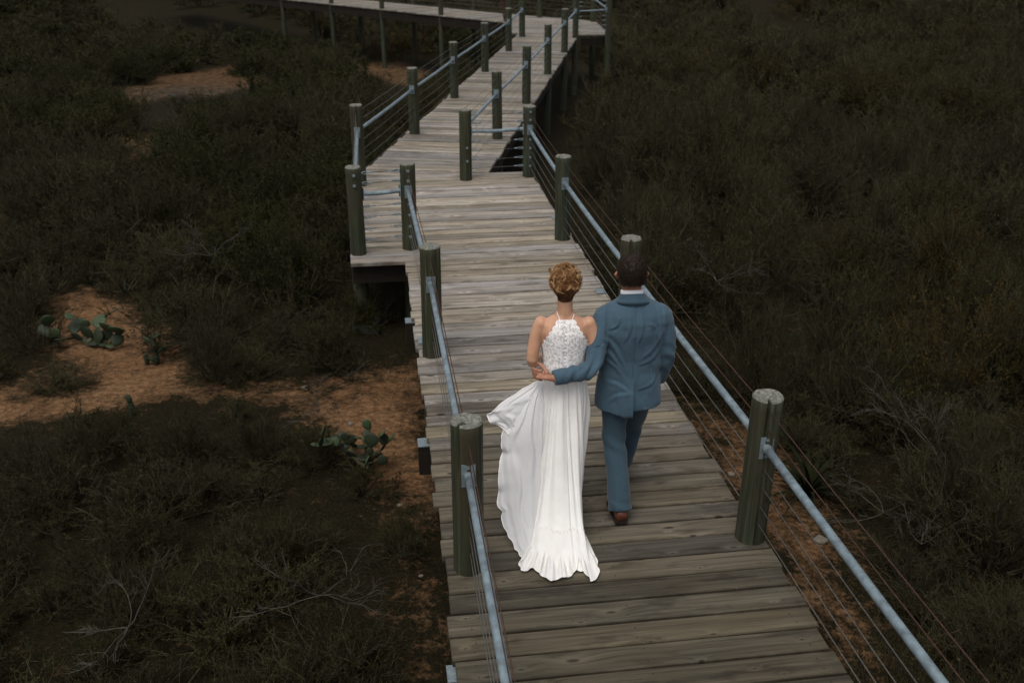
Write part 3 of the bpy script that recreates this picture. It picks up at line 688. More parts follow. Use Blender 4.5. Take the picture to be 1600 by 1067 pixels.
LAB = {'notch_low': 'added low dark shrub standing in for shade beside the concrete footing', 'twig_lone': 'open twiggy shrub standing alone on the sand between the cacti', 'dark_a': 'large dark evergreen shrub nearest the notch under the boardwalk', 'dark_b': 'large dark evergreen shrub right behind the row of cactus pads',
       'dark_c': 'rounded olive shrub against the corner post of the notch', 'grey_a': 'low grey brown shrub behind the left cactus', 'left_twig': 'upright twiggy shrub at the left edge, left of the cactus pads', 'mat_low': 'low matted grey shrub spread on sand in front of the left cactus',
       'olive_a': 'broad olive shrub in the left scrub below the bare sand patch', 'grey_b': 'pale grey shrub near the left edge above the cactus', 'island': 'dark rounded shrub rising in front of the grey sand clearing', 'far_grey': 'tall feathery grey shrub below the far boardwalk',
       'fg_tip_a': 'spiky olive shrub at the sand edge, next left of the lowest cactus thicket', 'fg_tip_b': 'spiky olive shrub in the middle of the foreground thicket edge', 'fg_tip_c': 'spiky olive shrub on the left part of the foreground thicket edge', 'fg_tip_d': 'bare twiggy shrub at the left end of the foreground thicket edge',
       'fg_tip_e': 'small olive shrub directly left of the prickly pear by the boardwalk', 'deck_low': 'low olive shrub on bare soil beside the left edge of the near boardwalk', 'deck_far': 'olive shrub crowding the right edge of the second boardwalk at its far end'}
LOOK = {'olive': 'olive green shrub', 'dark': 'dark evergreen shrub', 'grey': 'grey brown shrub', 'twiggy': 'bare twiggy shrub', 'rust': 'rusty brown shrub'}
def region(x, y):
    if x < .4 if y < 20 else x < 0:
        return 'in the dark thicket at the lower left' if y < 9 else 'in the scrub left of the boardwalk' if y < 26 else 'in the distant scrub at the upper left'
    return 'in the dim scrub at the lower right' if y < 9 else 'in the dense scrub right of the boardwalk' if y < 26 else 'in the distant scrub at the upper right'
MARKS = [(b, n) for b, n in (((1.57, 5.5), 'the nearest right post'), ((1.09, 8.66), 'the post behind the man'), ((.63, 11.89), 'the third right post'), ((.26, 15.0), 'the triangular gap post'), ((-.27, 5.17), 'the nearest left post'), ((-.735, 8.4), 'the second left post'), ((-1.83, 11.3), 'the notch corner post'), ((-2.25, 14.5), 'the cracked left post'),
    ((-1.24, 21.8), 'left railing of second boardwalk'), ((-.1, 29.2), 'the far left post'), ((.88, 25.0), 'right railing of second boardwalk'), ((3.05, 32.9), 'the platform corner post'), ((-5.2, 41.7), 'the far boardwalk'),
    (gpt(146, 541)[:2], 'the row of cactus pads'), (gpt(575, 733)[:2], 'the prickly pear'), (gpt(244, 570)[:2], 'the small cholla'), (gpt(1262, 775)[:2], 'the dark rosette'), (gpt(1230, 160)[:2], 'the upright rosette plant'), (gpt(1385, 50)[:2], 'the highest rosette plant'), (gpt(300, 135)[:2], 'the grey sand clearing'), (gpt(1470, 720)[:2], 'the tall dead bush'), (gpt(500, 930)[:2], 'the pale branch at lower left'))]
NUM = ['', ' nearest', ' second nearest', ' third nearest', ' fourth nearest', ' fifth nearest', ' sixth nearest', ' seventh nearest']
used_labels = {}
def where_label(kind, x, y, r, h):
    near = sorted(MARKS, key=lambda m: (m[0][0] - x) ** 2 + (m[0][1] - y) ** 2)[0]; dx, dy = x - near[0][0], y - near[0][1]
    side = ('right of' if dx > 0 else 'left of') if abs(dx) > abs(dy) * .8 else ('beyond' if dy > 0 else 'in front of')
    size = 'tall ' if h > 1.15 * r else 'low ' if h < .85 * r else ''
    a = LOOK[kind]; key = f'{size}{a} {side} {near[1]}'.replace('far left railing of second', 'far left railing of second'); used_labels[key] = n = used_labels.get(key, 0) + 1
    return key if n == 1 else f'{key}, {["", "", "second", "third", "fourth", "fifth", "sixth", "seventh", "eighth", "ninth", "tenth"][n] if n < 11 else "one farther"} nearest camera'
def in_view(s):
    u, v = to_px(s[0], s[1], s[2] + s[4] * .5); px = s[3] * FPX / max(1, s[1]); return -px < u < 1600 + px and -px < v < 1067 + px * 1.4
def size_px(s): return s[3] / (s[1] + 2)
view = [s for s in shrubs if in_view(s)]; view.sort(key=lambda s: (s[6] == '', -size_px(s)))
single, mass = view[:290], view[290:]
single.sort(key=lambda s: s[1])
for s in single:
    x, y, z, r, h, kind, key = s; st, fo = variant(kind, rs.randrange(NVAR[kind]))
    root = empty('shrub', (x, y, z - .02), rs.uniform(0, 6.28)); root.scale = (r * rs.uniform(.92, 1.1), r * rs.uniform(.92, 1.1), h)
    reg = region(x, y)
    tag(root, LAB.get(key) or where_label(kind, x, y, r, h), 'shrub', 'shrubs ' + reg)
    link(bpy.data.objects.new('stems', st), root); link(bpy.data.objects.new('foliage', fo), root)
def joined(name, items, label):
    src = {k: shrub_mesh(k, 900 + len(k), .22) for k in SPEC}
    root = empty(name); tag(root, label, 'scrub', kind='stuff'); parts = {}
    for (x, y, z, r, h, kind, key) in items:
        (V, F), (LV, LF, lr), lm = src[kind]; a = rs.uniform(0, 6.28); c, s = math.cos(a), math.sin(a); m = np.array([[c * r, -s * r, 0], [s * r, c * r, 0], [0, 0, h]])
        parts.setdefault('stem', []).append((V @ m.T + (x, y, z), F, np.zeros(len(V)))); parts.setdefault(lm, []).append((LV @ m.T + (x, y, z), LF, lr))
    for mt, lst in parts.items():
        off = 0; Vs, Fs, Rs = [], [], []
        for V, F, r_ in lst: Vs.append(V); Fs.append(F + off); Rs.append(r_); off += len(V)
        o = link(bpy.data.objects.new('stems' if mt == 'stem' else 'foliage', np_mesh(name, np.concatenate(Vs), np.concatenate(Fs), mt, np.concatenate(Rs))), root); o['kind'] = 'stuff'
if mass: joined('distant_scrub', mass, 'far mass of brown and olive scrub below the top edge')
# dry litter: fine stalks and fallen twigs over the ground
def litter():
    rg = np.random.default_rng(3); n = 12000; y = 4 + 14 * rg.uniform(0, 1, n) ** 1.3; x = rg.uniform(-1, 1, n) * (.6 * y + 1.5)
    keep = [i for i in range(n) if deck_gap(x[i], y[i]) > -.25 and (not on_sand(x[i], y[i], -.93) or rg.uniform() < .38)]
    x, y = x[keep], y[keep]; z = np.array([gz(a, b) for a, b in zip(x, y)]); n = len(x)
    d = rnd_unit(rg, n); d[:, 2] = np.abs(d[:, 2]) * .35; d /= np.linalg.norm(d, axis=1, keepdims=True)
    P = grow(rg, np.stack([x, y, z + .006], 1), d, rg.uniform(.03, .22, n) ** 1.0, 4, .25); P[:, :, 2] = np.maximum(P[:, :, 2], z[:, None] + .004)
    V, F = tubes3(P, .0026, .0012); o = link(bpy.data.objects.new('dry_litter', np_mesh('dry_litter', V, F, 'grass', np.repeat(rg.uniform(0, 1, n), 12))))
    tag(o, 'dry stalks and fallen twigs scattered over the soil', 'litter', kind='stuff')
litter()
def dead_branch(loc, seed, size, label, n=5, spread=.8, mat='deadwood'):
    rg = np.random.default_rng(seed); az = rg.uniform(0, 6.28, n); el = rg.uniform(.12, spread, n)
    d = np.stack([np.cos(az) * np.cos(el), np.sin(az) * np.cos(el), np.sin(el)], 1)
    st = grow(rg, np.zeros((n, 3)), d, rg.uniform(.6, 1.0, n) * size, 8, .22); p, ax = pick(rg, st, 5, .3); dd = ax + rnd_unit(rg, len(p)) * .8; dd /= np.linalg.norm(dd, axis=1, keepdims=True)
    sb = grow(rg, p, dd, rg.uniform(.15, .4, len(p)) * size, 6, .22); p, ax = pick(rg, sb, 4, .3); dd = ax + rnd_unit(rg, len(p)) * .7; dd /= np.linalg.norm(dd, axis=1, keepdims=True)
    tw = grow(rg, p, dd, rg.uniform(.06, .2, len(p)) * size, 4, .2)
    root = empty('dead_branch', loc, 0); tag(root, label, 'dead branch', 'bleached dead branches')
    for nm, Pp, a, b in (('limb', st, .0065, .003), ('branch', sb, .0035, .002), ('twig', tw, .0022, .0012)):
        Pp = Pp.copy(); Pp[:, :, 2] = np.maximum(Pp[:, :, 2], .0); V, F = tubes3(Pp, a * size ** .5, b * size ** .5); link(bpy.data.objects.new(nm, np_mesh(nm, V, F, mat)), root)['kind'] = 'stuff'
dead_branch(gpt(545, 588), 1, .42, 'bleached dead branch on the ground below the dark notch')
dead_branch(gpt(500, 640, .25), 9, .5, 'pale bare branch poking out of the thicket left of the prickly pear')
dead_branch(gpt(500, 930, .45), 4, .55, 'pale bare branch over the lower left thicket, near the boardwalk')
dead_branch(gpt(200, 980, .5), 5, .55, 'pale bare branch over the lower left thicket, far from the boardwalk')
dead_branch(gpt(1470, 720, .25), 6, .9, 'tall bleached dead bush at the right edge of the scrub', 6, 1.4)
dead_branch(gpt(1380, 800, .2), 7, .6, 'bleached twigs beside the dark rosette plant by the boardwalk', 6, 1.0)
dead_branch(gpt(1120, 440, .7), 8, .7, 'grey dead branch in the scrub right of the man in the suit')
dead_branch(gpt(1440, 850, .3), 12, .5, 'grey dead branch low in the right scrub beside the handrail')
dead_branch(gpt(330, 400, .6), 14, .8, 'grey dead branch behind the left cactus')

# ------------------------------------------------------------------ cacti, rosette plants, stones
def pad_mesh(mat):
    g = G(); g.ell((0, 0, .5), (.36, .105, .5), None, 18, 14)
    vs = []
    for (x, y, z) in g.v:
        k = .62 + .38 * sstep(0, .55, z); vs.append((x * k * 1.12, y, z))
    g.v = vs
    return g.mesh('pad', mat, True)
PADS = {m: pad_mesh(m) for m in ('pad', 'pad_dark')}
def prickly_pear(base, label, pads, stems):
    root = empty('prickly_pear', base); tag(root, label, 'cactus', 'prickly pear cacti on the sand'); rg = random.Random(int(base[0] * 100)); anchors = []
    for st in stems:
        g = G(); P = catmull(st, 8); g.tube(P, [.035 - .012 * i / 7 for i in range(8)], 10); g.obj('stem', 'pad_stem', root, True); anchors += [P[4], P[6], P[7]]
    def grow_pad(a, b, size, face, dark):
        o = link(bpy.data.objects.new('pad', PADS['pad_dark' if dark else 'pad']), root); d = (b - a).normalized(); q = d.to_track_quat('Z', 'Y')
        x = q @ Vector((1, 0, 0)); want = Vector((math.cos(face), math.sin(face), 0)); want = (want - d * want.dot(d)).normalized(); y = d.cross(want)
        o.matrix_local = Matrix.Translation(a - d * size * .06) @ Matrix((want, y, d)).transposed().to_4x4() @ Matrix.Diagonal((size * rg.uniform(.92, 1.12), size * .9, size, 1))
        for t in (.72, .86, .97): anchors.append(a + d * size * t); 
        for sg in (-1, 1): anchors.append(a + d * size * .72 + want * sg * size * .28)
    for (dx, dy, z, size, turn, tilt, dark) in sorted(pads, key=lambda p: p[2]):
        c = Vector((dx + math.sin(R(tilt)) * size * .5, dy, z + math.cos(R(tilt)) * size * .5)); face = R(turn)
        for _ in range(4):
            a = min(anchors, key=lambda q: (q - c).length + (.3 if q.z > c.z else 0)); dist = (c - a).length
            if dist < size * .75: break
            L = min(dist - size * .35, .17); b = a + (c - a).normalized() * L; grow_pad(a, b, max(.09, L), face + rg.uniform(-.5, .5), True)
        e = c + (c - a) if dist > .02 else c + Vector((0, 0, .05)); grow_pad(a, e, max(size * 1.0, min(size * 1.3, dist * 2)), face, dark)
def px_pads(base, bx, by, k, lst, rg):
    out = []
    for (cx, cy, hw, hh, tilt, edge, dark) in lst:
        size = max(2 * hh / k, 2 * hw / k * .7) * 1.08; z = (by - cy) / k / .88 * .84; dy = rg.uniform(-.14, .14)
        out.append(((cx - bx) / k - math.sin(R(tilt)) * size * .5, dy, max(.0, z - math.cos(R(tilt)) * size * .5), size, 82 if edge else rg.uniform(-25, 25), tilt, dark))
    return out
b2 = gpt(575, 733); rg2 = random.Random(4)
pl = [(310, 435, 60, 62, -25, 0, 0), (415, 420, 50, 90, -8, 0, 0), (392, 280, 18, 65, -14, 1, 0), (490, 430, 50, 50, 10, 0, 0), (550, 465, 55, 55, 20, 0, 1), (600, 385, 42, 48, 5, 0, 1), (672, 420, 62, 55, 70, 0, 1), (752, 330, 34, 40, -10, 0, 0), (805, 335, 58, 60, 8, 0, 0),
      (790, 410, 45, 50, 0, 0, 1), (860, 420, 55, 80, 38, 0, 1), (962, 372, 30, 62, 58, 1, 0), (965, 450, 40, 48, 75, 0, 1), (1020, 495, 14, 70, 12, 1, 0), (960, 600, 48, 60, 25, 0, 1), (890, 650, 52, 55, 30, 0, 1), (820, 612, 20, 62, -14, 1, 0), (640, 600, 48, 60, -25, 0, 1), (560, 630, 55, 60, -30, 0, 1), (740, 520, 45, 60, 5, 0, 1)]
prickly_pear(b2, 'prickly pear cactus with round pads on sand beside the near boardwalk', px_pads(b2, 800, 790, 1127, pl, rg2), [[(0, 0, 0), (.02, 0, .08), (.05, 0, .14), (.12, .02, .18)], [(-.02, 0, .02), (-.09, 0, .10), (-.17, .02, .2)], [(.0, .03, .05), (.0, .05, .2), (-.03, .06, .3)]])
b1 = gpt(146, 541); rg1 = random.Random(8)
pl = [(390, 395, 42, 50, 5, 0, 0), (365, 480, 46, 50, -12, 0, 1), (440, 490, 28, 42, 8, 0, 0), (525, 490, 48, 60, 0, 0, 1), (520, 402, 12, 36, -8, 1, 0), (615, 450, 34, 40, 0, 0, 0), (620, 505, 42, 42, -12, 0, 1), (700, 440, 32, 46, 4, 0, 0), (785, 450, 44, 62, 2, 0, 0), (850, 482, 44, 60, 10, 0, 0), (808, 370, 12, 34, 4, 1, 0),
      (705, 525, 45, 45, 0, 0, 1), (835, 555, 44, 45, 12, 0, 1), (790, 585, 12, 32, 0, 1, 0), (705, 590, 20, 36, -8, 1, 0), (400, 560, 44, 50, -5, 0, 1), (470, 550, 36, 45, 12, 0, 1), (760, 540, 40, 45, 0, 0, 1), (665, 620, 16, 24, 8, 1, 0), (560, 560, 34, 40, 0, 0, 1)]
prickly_pear(b1, 'row of dark green prickly pear pads on the sand at the left', px_pads(b1, 650, 620, 586, pl, rg1), [[(-.42, 0, 0), (-.42, 0, .06), (-.44, 0, .12)], [(-.05, 0, 0), (-.05, 0, .05), (0, 0, .1)], [(.2, 0, 0), (.2, 0, .06), (.26, 0, .1)]])
def cholla(base, label, segs):
    root = empty('cholla_cactus', base); tag(root, label, 'cactus')
    for (a, b, r) in segs:
        g = G(); P = catmull([a, tuple((Vector(a) + Vector(b)) / 2 + Vector((.008, 0, 0))), b], 9); g.tube(P, [r * (.55 + .45 * math.sin(math.pi * (i + .6) / 9.2)) * (1 + .12 * (i % 2)) for i in range(9)], 10)
        d = Vector(b) - Vector(a); rg = random.Random(int(a[2] * 1000 + r * 1e5))
        for _ in range(60):
            t = rg.random(); c = Vector(a) + d * t; u = Vector((rg.gauss(0, 1), rg.gauss(0, 1), rg.gauss(0, .4))).normalized(); s_ = u.cross(Vector((.3, .5, .8))).normalized() * .0035
            g.add([c + u * r * .8 - s_, c + u * r * .8 + s_, c + u * (r + .016)], [(0, 1, 2)])
        g.obj('joint', 'pad_dark', root)
cholla(gpt(244, 570), 'small branching cholla cactus alone on the sand right of the pads', [((0, 0, 0), (.01, 0, .16), .034), ((.01, 0, .15), (.0, .0, .30), .03), ((0, 0, .29), (.02, .02, .38), .024), ((0, 0, .27), (-.10, .0, .34), .022), ((.01, 0, .14), (.10, .03, .21), .022), ((-.10, 0, 0), (-.11, 0, .13), .028), ((0, -.01, .05), (-.07, -.02, .1), .022), ((.02, 0, .33), (.10, 0, .38), .02)])
cholla(gpt(206, 648), 'single short cholla stub at the sand edge above the foreground thicket', [((0, 0, 0), (.005, 0, .14), .032), ((.005, 0, .13), (-.02, 0, .22), .026)])
def yucca(base, label, n, L, seed):
    root = empty('yucca', base); tag(root, label, 'yucca', 'spiky rosette plants'); rg = random.Random(seed)
    for i in range(n):
        az = i * 2.399 + rg.uniform(-.2, .2); el = R(12 + 70 * (i / n) + rg.uniform(-6, 6)); ln = L * rg.uniform(.75, 1.1); g = G(); vs = []; k = 8
        for j in range(k):
            t = j / (k - 1); rr = ln * t; e = el - .45 * t * t; wd = .022 * (1 - t ** 2.2) * (.7 + .5 * math.sin(math.pi * min(1, t * 1.6))) + .001
            p = Vector((math.cos(e) * rr, 0, math.sin(e) * rr + .02)); vs += [p + Vector((0, -wd, .008)), p, p + Vector((0, wd, .008))]
        fs = [(j * 3 + a, j * 3 + a + 1, j * 3 + a + 4, j * 3 + a + 3) for j in range(k - 1) for a in (0, 1)]
        g.add(vs, fs); o = g.obj('leaf', 'yucca', root); o.rotation_euler = (0, 0, az)
yucca(gpt(1262, 775), 'dark rosette of long narrow leaves on orange soil right of the near post', 34, .55, 3)
yucca(gpt(1230, 160), 'rosette plant with upright leaves in the upper right scrub, nearest the boardwalk', 30, 1.2, 5)
yucca(gpt(1385, 50), 'rosette plant high in the upper right scrub below the top edge', 30, 1.4, 6)
def stone(u, v, r, label, seed):
    g = G(); g.ell((0, 0, 0), (r, r * .8, r * .6), None, 14, 9); g.v = [tuple(Vector(p) * (1 + .35 * noise.noise(Vector(p) * (1.4 / r) + Vector((seed, 0, 0))))) for p in g.v]
    o = g.obj('stone', 'stone'); o.location = Vector(gpt(u, v)) + Vector((0, 0, r * .3)); tag(o, label, 'stone', 'small pale stones on the soil')
stone(624, 790, .022, 'tiny white stone by the dark shrub left of the boardwalk', 1); stone(1281, 846, .055, 'pale stone on orange soil below the dark rosette', 2); stone(1142, 742, .035, 'small pale stone on the soil behind the near right post', 3)
stone(658, 900, .018, 'tiny pale stone in the litter beside the left post', 4); stone(476, 606, .03, 'reddish pale stone on the sand above the prickly pear', 5); stone(548, 663, .03, 'grey pale stone right behind the prickly pear', 6)
# rust-red leaning stake beyond the far end of the second boardwalk
g = G(); g.add([(-.05, -.02, -.1), (.05, -.02, -.1), (.05, .02, -.1), (-.05, .02, -.1), (-.28, -.02, 1.3), (.06, -.02, 1.3), (.06, .02, 1.3), (-.28, .02, 1.3)], [(3, 2, 1, 0), (4, 5, 6, 7), (0, 1, 5, 4), (1, 2, 6, 5), (2, 3, 7, 6), (3, 0, 4, 7)])
sx, sy = at_z(790, 33, 0)
o = g.obj('marker_stake', 'rust'); o.location = (sx, sy, 0); tag(o, 'rust red tapering stake at the far junction of the boardwalks', 'stake')

# ------------------------------------------------------------------ people
def vdisp(me, fn):
    n = len(me.vertices); co = np.zeros(n * 3, np.float32); no = np.zeros(n * 3, np.float32)
    me.vertices.foreach_get('co', co); me.vertices.foreach_get('normal', no); co = co.reshape(-1, 3); no = no.reshape(-1, 3)
    for i in range(n):
        p = co[i]; q = fn(float(p[0]), float(p[1]), float(p[2]), no[i])
        if q is not None: co[i] = q
    me.vertices.foreach_set('co', co.ravel()); me.update()
def setattr_f(me, name, fn):
    a = me.attributes.new(name, 'FLOAT', 'POINT'); a.data.foreach_set('value', [fn(*v.co) for v in me.vertices])
def mobj(name, me, mats, parent):
    for m in (mats if isinstance(mats, list) else [mats]): me.materials.append(M[m])
    return link(bpy.data.objects.new(name, me), parent)
def hand(g, wrist, direc, palm_n, s=1.0, curl=.5, thumb=1):
    """palm and five fingers; direc along the fingers, palm_n the way the palm faces"""
    d = Vector(direc).normalized(); n = Vector(palm_n); n = (n - d * n.dot(d)).normalized(); sd = d.cross(n) * thumb; w_ = Vector(wrist)
    g.tube([w_ - d * .03 * s, w_ + d * .01 * s, w_ + d * .05 * s, w_ + d * .092 * s], [(.026 * s, .021 * s), (.020 * s, .03 * s), (.016 * s, .041 * s), (.013 * s, .040 * s)], 12)
    tips = []
    for i, (off, ln, r) in enumerate(((.031, .072, .0098), (.010, .080, .0102), (-.011, .075, .0098), (-.031, .060, .0086))):
        p = w_ + d * .088 * s + sd * off * s; dd = d.copy(); pts = [p - d * .02 * s]; rr = [r * s]
        for j, fr in enumerate((.45, .32, .25)):
            ax = sd; dd = Quaternion(d.cross(n), -curl * (.5 if j == 0 else .9) * 1.0) @ dd if False else (dd * math.cos(curl * (.45, .7, .5)[j]) + n * math.sin(curl * (.45, .7, .5)[j])).normalized()
            p = p + dd * ln * fr * s; pts.append(p.copy()); rr.append(r * s * (1 - .1 * j))
        g.tube(pts, rr, 10); g.ell(pts[-1], (rr[-1],) * 3, None, 10, 6); tips.append(pts)
    p = w_ + d * .025 * s + sd * .032 * s; q = p + (d * .75 + sd * .5 + n * .3).normalized() * .045 * s; t = q + (d * .85 + sd * .3 + n * .35).normalized() * .036 * s; u = t + (d * .9 + n * .4).normalized() * .024 * s
    g.tube([p - sd * .012 * s, q, t, u], [.017 * s, .0135 * s, .0115 * s, .0095 * s], 10); g.ell(u, (.0095 * s,) * 3, None, 10, 6)
    return tips
def head(g, c, k=1.0, female=False):
    """c: centre of the skull; +y is the face"""
    cx, cy, cz = c
    g.ell((cx, cy - .012 * k, cz + .018 * k), (.080 * k, .097 * k, .096 * k)); g.ell((cx, cy + .032 * k, cz - .038 * k), (.060 * k, .066 * k, .080 * k))
    g.ell((cx, cy + .062 * k, cz - .092 * k), (.028 * k, .026 * k, .024 * k))                       # chin
    g.tube([(cx, cy + .093 * k, cz + .004 * k), (cx, cy + .112 * k, cz - .030 * k)], [.009 * k, .014 * k], 10); g.ell((cx, cy + .106 * k, cz - .034 * k), (.016 * k, .014 * k, .011 * k))   # nose
    for s in (-1, 1):
        g.ell((cx + s * .030 * k, cy + .086 * k, cz + .012 * k), (.020 * k, .010 * k, .007 * k))     # brow
        g.ell((cx + s * .036 * k, cy + .070 * k, cz - .030 * k), (.020 * k, .020 * k, .018 * k))     # cheek
        g.tube([(cx + s * .074 * k, cy - .002 * k, cz + .012 * k), (cx + s * .098 * k, cy - .015 * k, cz - .008 * k), (cx + s * .084 * k, cy - .008 * k, cz - .034 * k)], [(.020 * k, .008 * k), (.018 * k, .0085 * k), (.010 * k, .007 * k)], 10)   # ear
    for s in (-1, 1): g.ell((cx, cy + .090 * k, cz - (.064 + .004 * s) * k), (.022 * k, .010 * k, .0055 * k))   # lips
def face_parts(parent, c, k, lip):
    cx, cy, cz = c
    for s in (-1, 1):
        g = G(); g.ell((cx + s * .030 * k, cy + .0865 * k, cz - .006 * k), (.0125 * k, .008 * k, .0075 * k), None, 12, 8); g.obj('eye', 'shirt', parent, True)
        g = G(); g.ell((cx + s * .030 * k, cy + .0945 * k, cz - .006 * k), (.005 * k, .002 * k, .005 * k), None, 10, 6); g.obj('iris', 'hair_m', parent, True)

# ---------------------------------------------------------------- the groom
MB = (.775, 5.93); MR = R(4)
SHL, ELL, WRL = (-.190, -.03, 1.395), (-.282, -.172, 1.120), (-.530, -.240, 1.085)
SHR, ELR, WRR = (.190, -.01, 1.395), (.236, -.025, 1.14), (.215, .075, .905)
HC = (-.02, .010, 1.690)
g = G()
g.rings([(0, 0, .86, .15, .10), (0, 0, .95, .165, .11), (0, 0, 1.08, .15, .10), (0, 0, 1.25, .17, .11), (0, 0, 1.38, .18, .10), (0, 0, 1.46, .13, .075), (0, 0, 1.50, .06, .055)], 28)
g.tube([(0, -.005, 1.46), (-.008, -.004, 1.53), (-.016, .002, 1.60), (-.02, .006, 1.67)], [(.064, .070), (.063, .068), (.063, .067), (.062, .064)], 18)
head(g, HC, 1.02)
for a, b, c in ((SHL, ELL, WRL), (SHR, ELR, WRR)): g.tube(catmull([a, b, c], 9), [.05, .05, .046, .042, .04, .037, .034, .03, .027], 12)
hd = Vector((-.82, .57, -.06)).normalized()
tips = hand(g, Vector(WRL) + hd * .018, hd, (.57, .82, 0), 1.0, .55, -1)
hand(g, Vector(WRR) + Vector((-.02, .03, -.05)), (-.05, .15, -1), (-1, .1, 0), 1.0, .5, 1)
LK, LA = (-.085, -.03, .49), (-.062, -.235, .085); RK, RA = (.085, .22, .50), (.040, .33, .12)
for hp, k_, a_ in (((-.09, 0, .90), LK, LA), ((.09, .01, .90), RK, RA)): g.tube(catmull([hp, k_, a_], 9), [.085, .08, .07, .06, .052, .05, .045, .04, .036], 14)
me = remesh(g, 'person', .0055, 4, .45); man = mobj('person', me, 'skin_m', None)
man.location = (*MB, 0); man.rotation_euler = (0, 0, MR)
tag(man, 'man in slate blue suit walking away with his arm around the woman', 'person', 'couple walking on the boardwalk'); face_parts(man, HC, 1.02, None)
# jacket
g = G()
g.rings([(0, -.005, .765, .222, .150), (0, -.005, .82, .224, .150), (0, 0, .92, .214, .143), (0, .002, 1.04, .201, .134), (0, .002, 1.12, .202, .134), (0, 0, 1.22, .214, .140), (0, -.004, 1.31, .232, .143), (0, -.006, 1.385, .246, .134), (0, -.006, 1.432, .238, .116), (0, -.004, 1.468, .194, .098), (0, -.002, 1.503, .125, .082), (0, 0, 1.540, .075, .068)], 44, 0, 2.35)
g.tube(catmull([(-.145, -.01, 1.41), SHL, (-.232, -.100, 1.26), ELL, (-.41, -.218, 1.10), WRL], 16), [(.064, .068)] + [(.070 - .0015 * i, .072 - .0017 * i) for i in range(15)], 20)
g.tube(catmull([(.145, -.01, 1.41), SHR, (.222, -.02, 1.27), ELR, (.232, .02, 1.02), WRR], 16), [(.064, .068)] + [(.069 - .0013 * i, .070 - .0014 * i) for i in range(15)], 20)
me = remesh(g, 'jacket', .006, 3, .5)
eL, wL = Vector(ELL), Vector(WRL)
CREASE = [((-.19, 1.31), (-.06, 1.13), .016, .0085), ((-.19, 1.22), (-.07, 1.08), .014, .0080), ((-.18, 1.14), (-.05, 1.03), .013, .0065), ((.18, 1.30), (.07, 1.14), .016, .0065), ((.17, 1.18), (.05, 1.09), .014, .0055), ((-.03, 1.44), (-.055, 1.27), .014, .0055), ((.045, 1.45), (.03, 1.25), .014, .0050),
          ((-.16, .99), (-.01, .93), .016, .0070), ((.16, 1.0), (.05, .92), .015, .0055), ((-.15, .86), (-.03, .93), .016, .0060), ((.10, 1.40), (.16, 1.30), .014, .0060), ((-.10, 1.42), (-.16, 1.34), .012, .0070)]
def crease(x, z):
    d = 0
    for (x0, z0), (x1, z1), w_, dp in CREASE:
        vx, vz = x1 - x0, z1 - z0; L = math.hypot(vx, vz); t = ((x - x0) * vx + (z - z0) * vz) / (L * L)
        if -.2 < t < 1.2:
            w_ = w_ * .72; e = ((x - x0) * vz - (z - z0) * vx) / L + .012 * math.sin(t * 4) ; fade = sstep(-.2, .2, t) * (1 - sstep(.75, 1.2, t)); d += dp * .72 * fade * (e / w_) * math.exp(.5 - .5 * (e / w_) ** 2)
    return d
def jk(x, y, z, n):
    v = Vector((x, y, z)); d = 0.0; back = y < -.02
    d += .0085 * noise.noise((x * 7 + 3, y * 7, z * 3.2)) + .0045 * noise.noise((x * 17, y * 17, z * 8))
    if z < 1.36: d += .0060 * (abs(noise.noise((x * 9 + z * 5, y * 6, z * 4 - x * 7 + 5.5))) - .25) * 2 * (1 if y < 0 else .5)
    arm = min((v - (eL + (wL - eL) * t)).length for t in (-.6, -.3, 0, .3, .6)) < .14 and x < -.19
    if arm:
        ax = (wL - eL).normalized(); s = (v - eL).dot(ax); u = v.z * 1.0 + v.y * .6
        d += .0105 * math.exp(-(s / .13) ** 2) * math.sin(s * 82 + u * 34 + 3 * noise.noise(v * 9)) + .004 * math.sin(s * 120 + u * 60) * math.exp(-((s - .1) / .1) ** 2)
    ra = Vector((abs(v.x), v.y, v.z)); sl = abs(x) - (.176 + .05 * (1.45 - z))
    if z > 1.24 and y < .05: d -= .0065 * math.exp(-(sl / .007) ** 2) * sstep(1.22, 1.30, z)       # armhole seams
    if x > .19 and back is not None: d += .0045 * math.exp(-((z - 1.12) / .13) ** 2) * math.sin(z * 70 + x * 55 + y * 45 + 4 * noise.noise((x * 8, y * 8, z * 8)))
    if back and abs(x) < .23 and not arm: d += crease(x, z)
    if back and abs(x) < .2:
        d -= .006 * math.exp(-((x - .004) / .0065) ** 2) * sstep(.98, 1.02, z) * (1 - sstep(1.50, 1.54, z))          # centre back seam
        d += .019 * sstep(-.14, -.01, x) * (1 - sstep(.004, .010, x)) * (1 - sstep(.88, 1.02, z)) - .010 * sstep(.004, .010, x) * (1 - sstep(.05, .12, x)) * (1 - sstep(.9, 1.0, z))   # vent
        for sx_ in (-.115, .118): d -= .0032 * math.exp(-((x - sx_ * (1 + .25 * (z - 1.1))) / .006) ** 2) * (1 - sstep(1.32, 1.38, z))     # side-body seams
        d += .0045 * math.sin(z * 38 + x * 26 + 2 * noise.noise((x * 6, 0, z * 6))) * math.exp(-((z - 1.06) / .07) ** 2) * sstep(.02, .16, abs(x))
        d += .005 * math.sin(x * 60 + z * 10) * math.exp(-((z - 1.43) / .05) ** 2) * sstep(.03, .12, abs(x))
    dz = 0
    if z < .81: dz = (.020 * sstep(.004, .012, x) - .012 * math.exp(-((x + .03) / .1) ** 2)) * (1 - sstep(.77, .81, z))
    return (x + n[0] * d, y + n[1] * d, z + n[2] * d + dz)
vdisp(me, jk); jacket = mobj('jacket', me, 'suit', man)
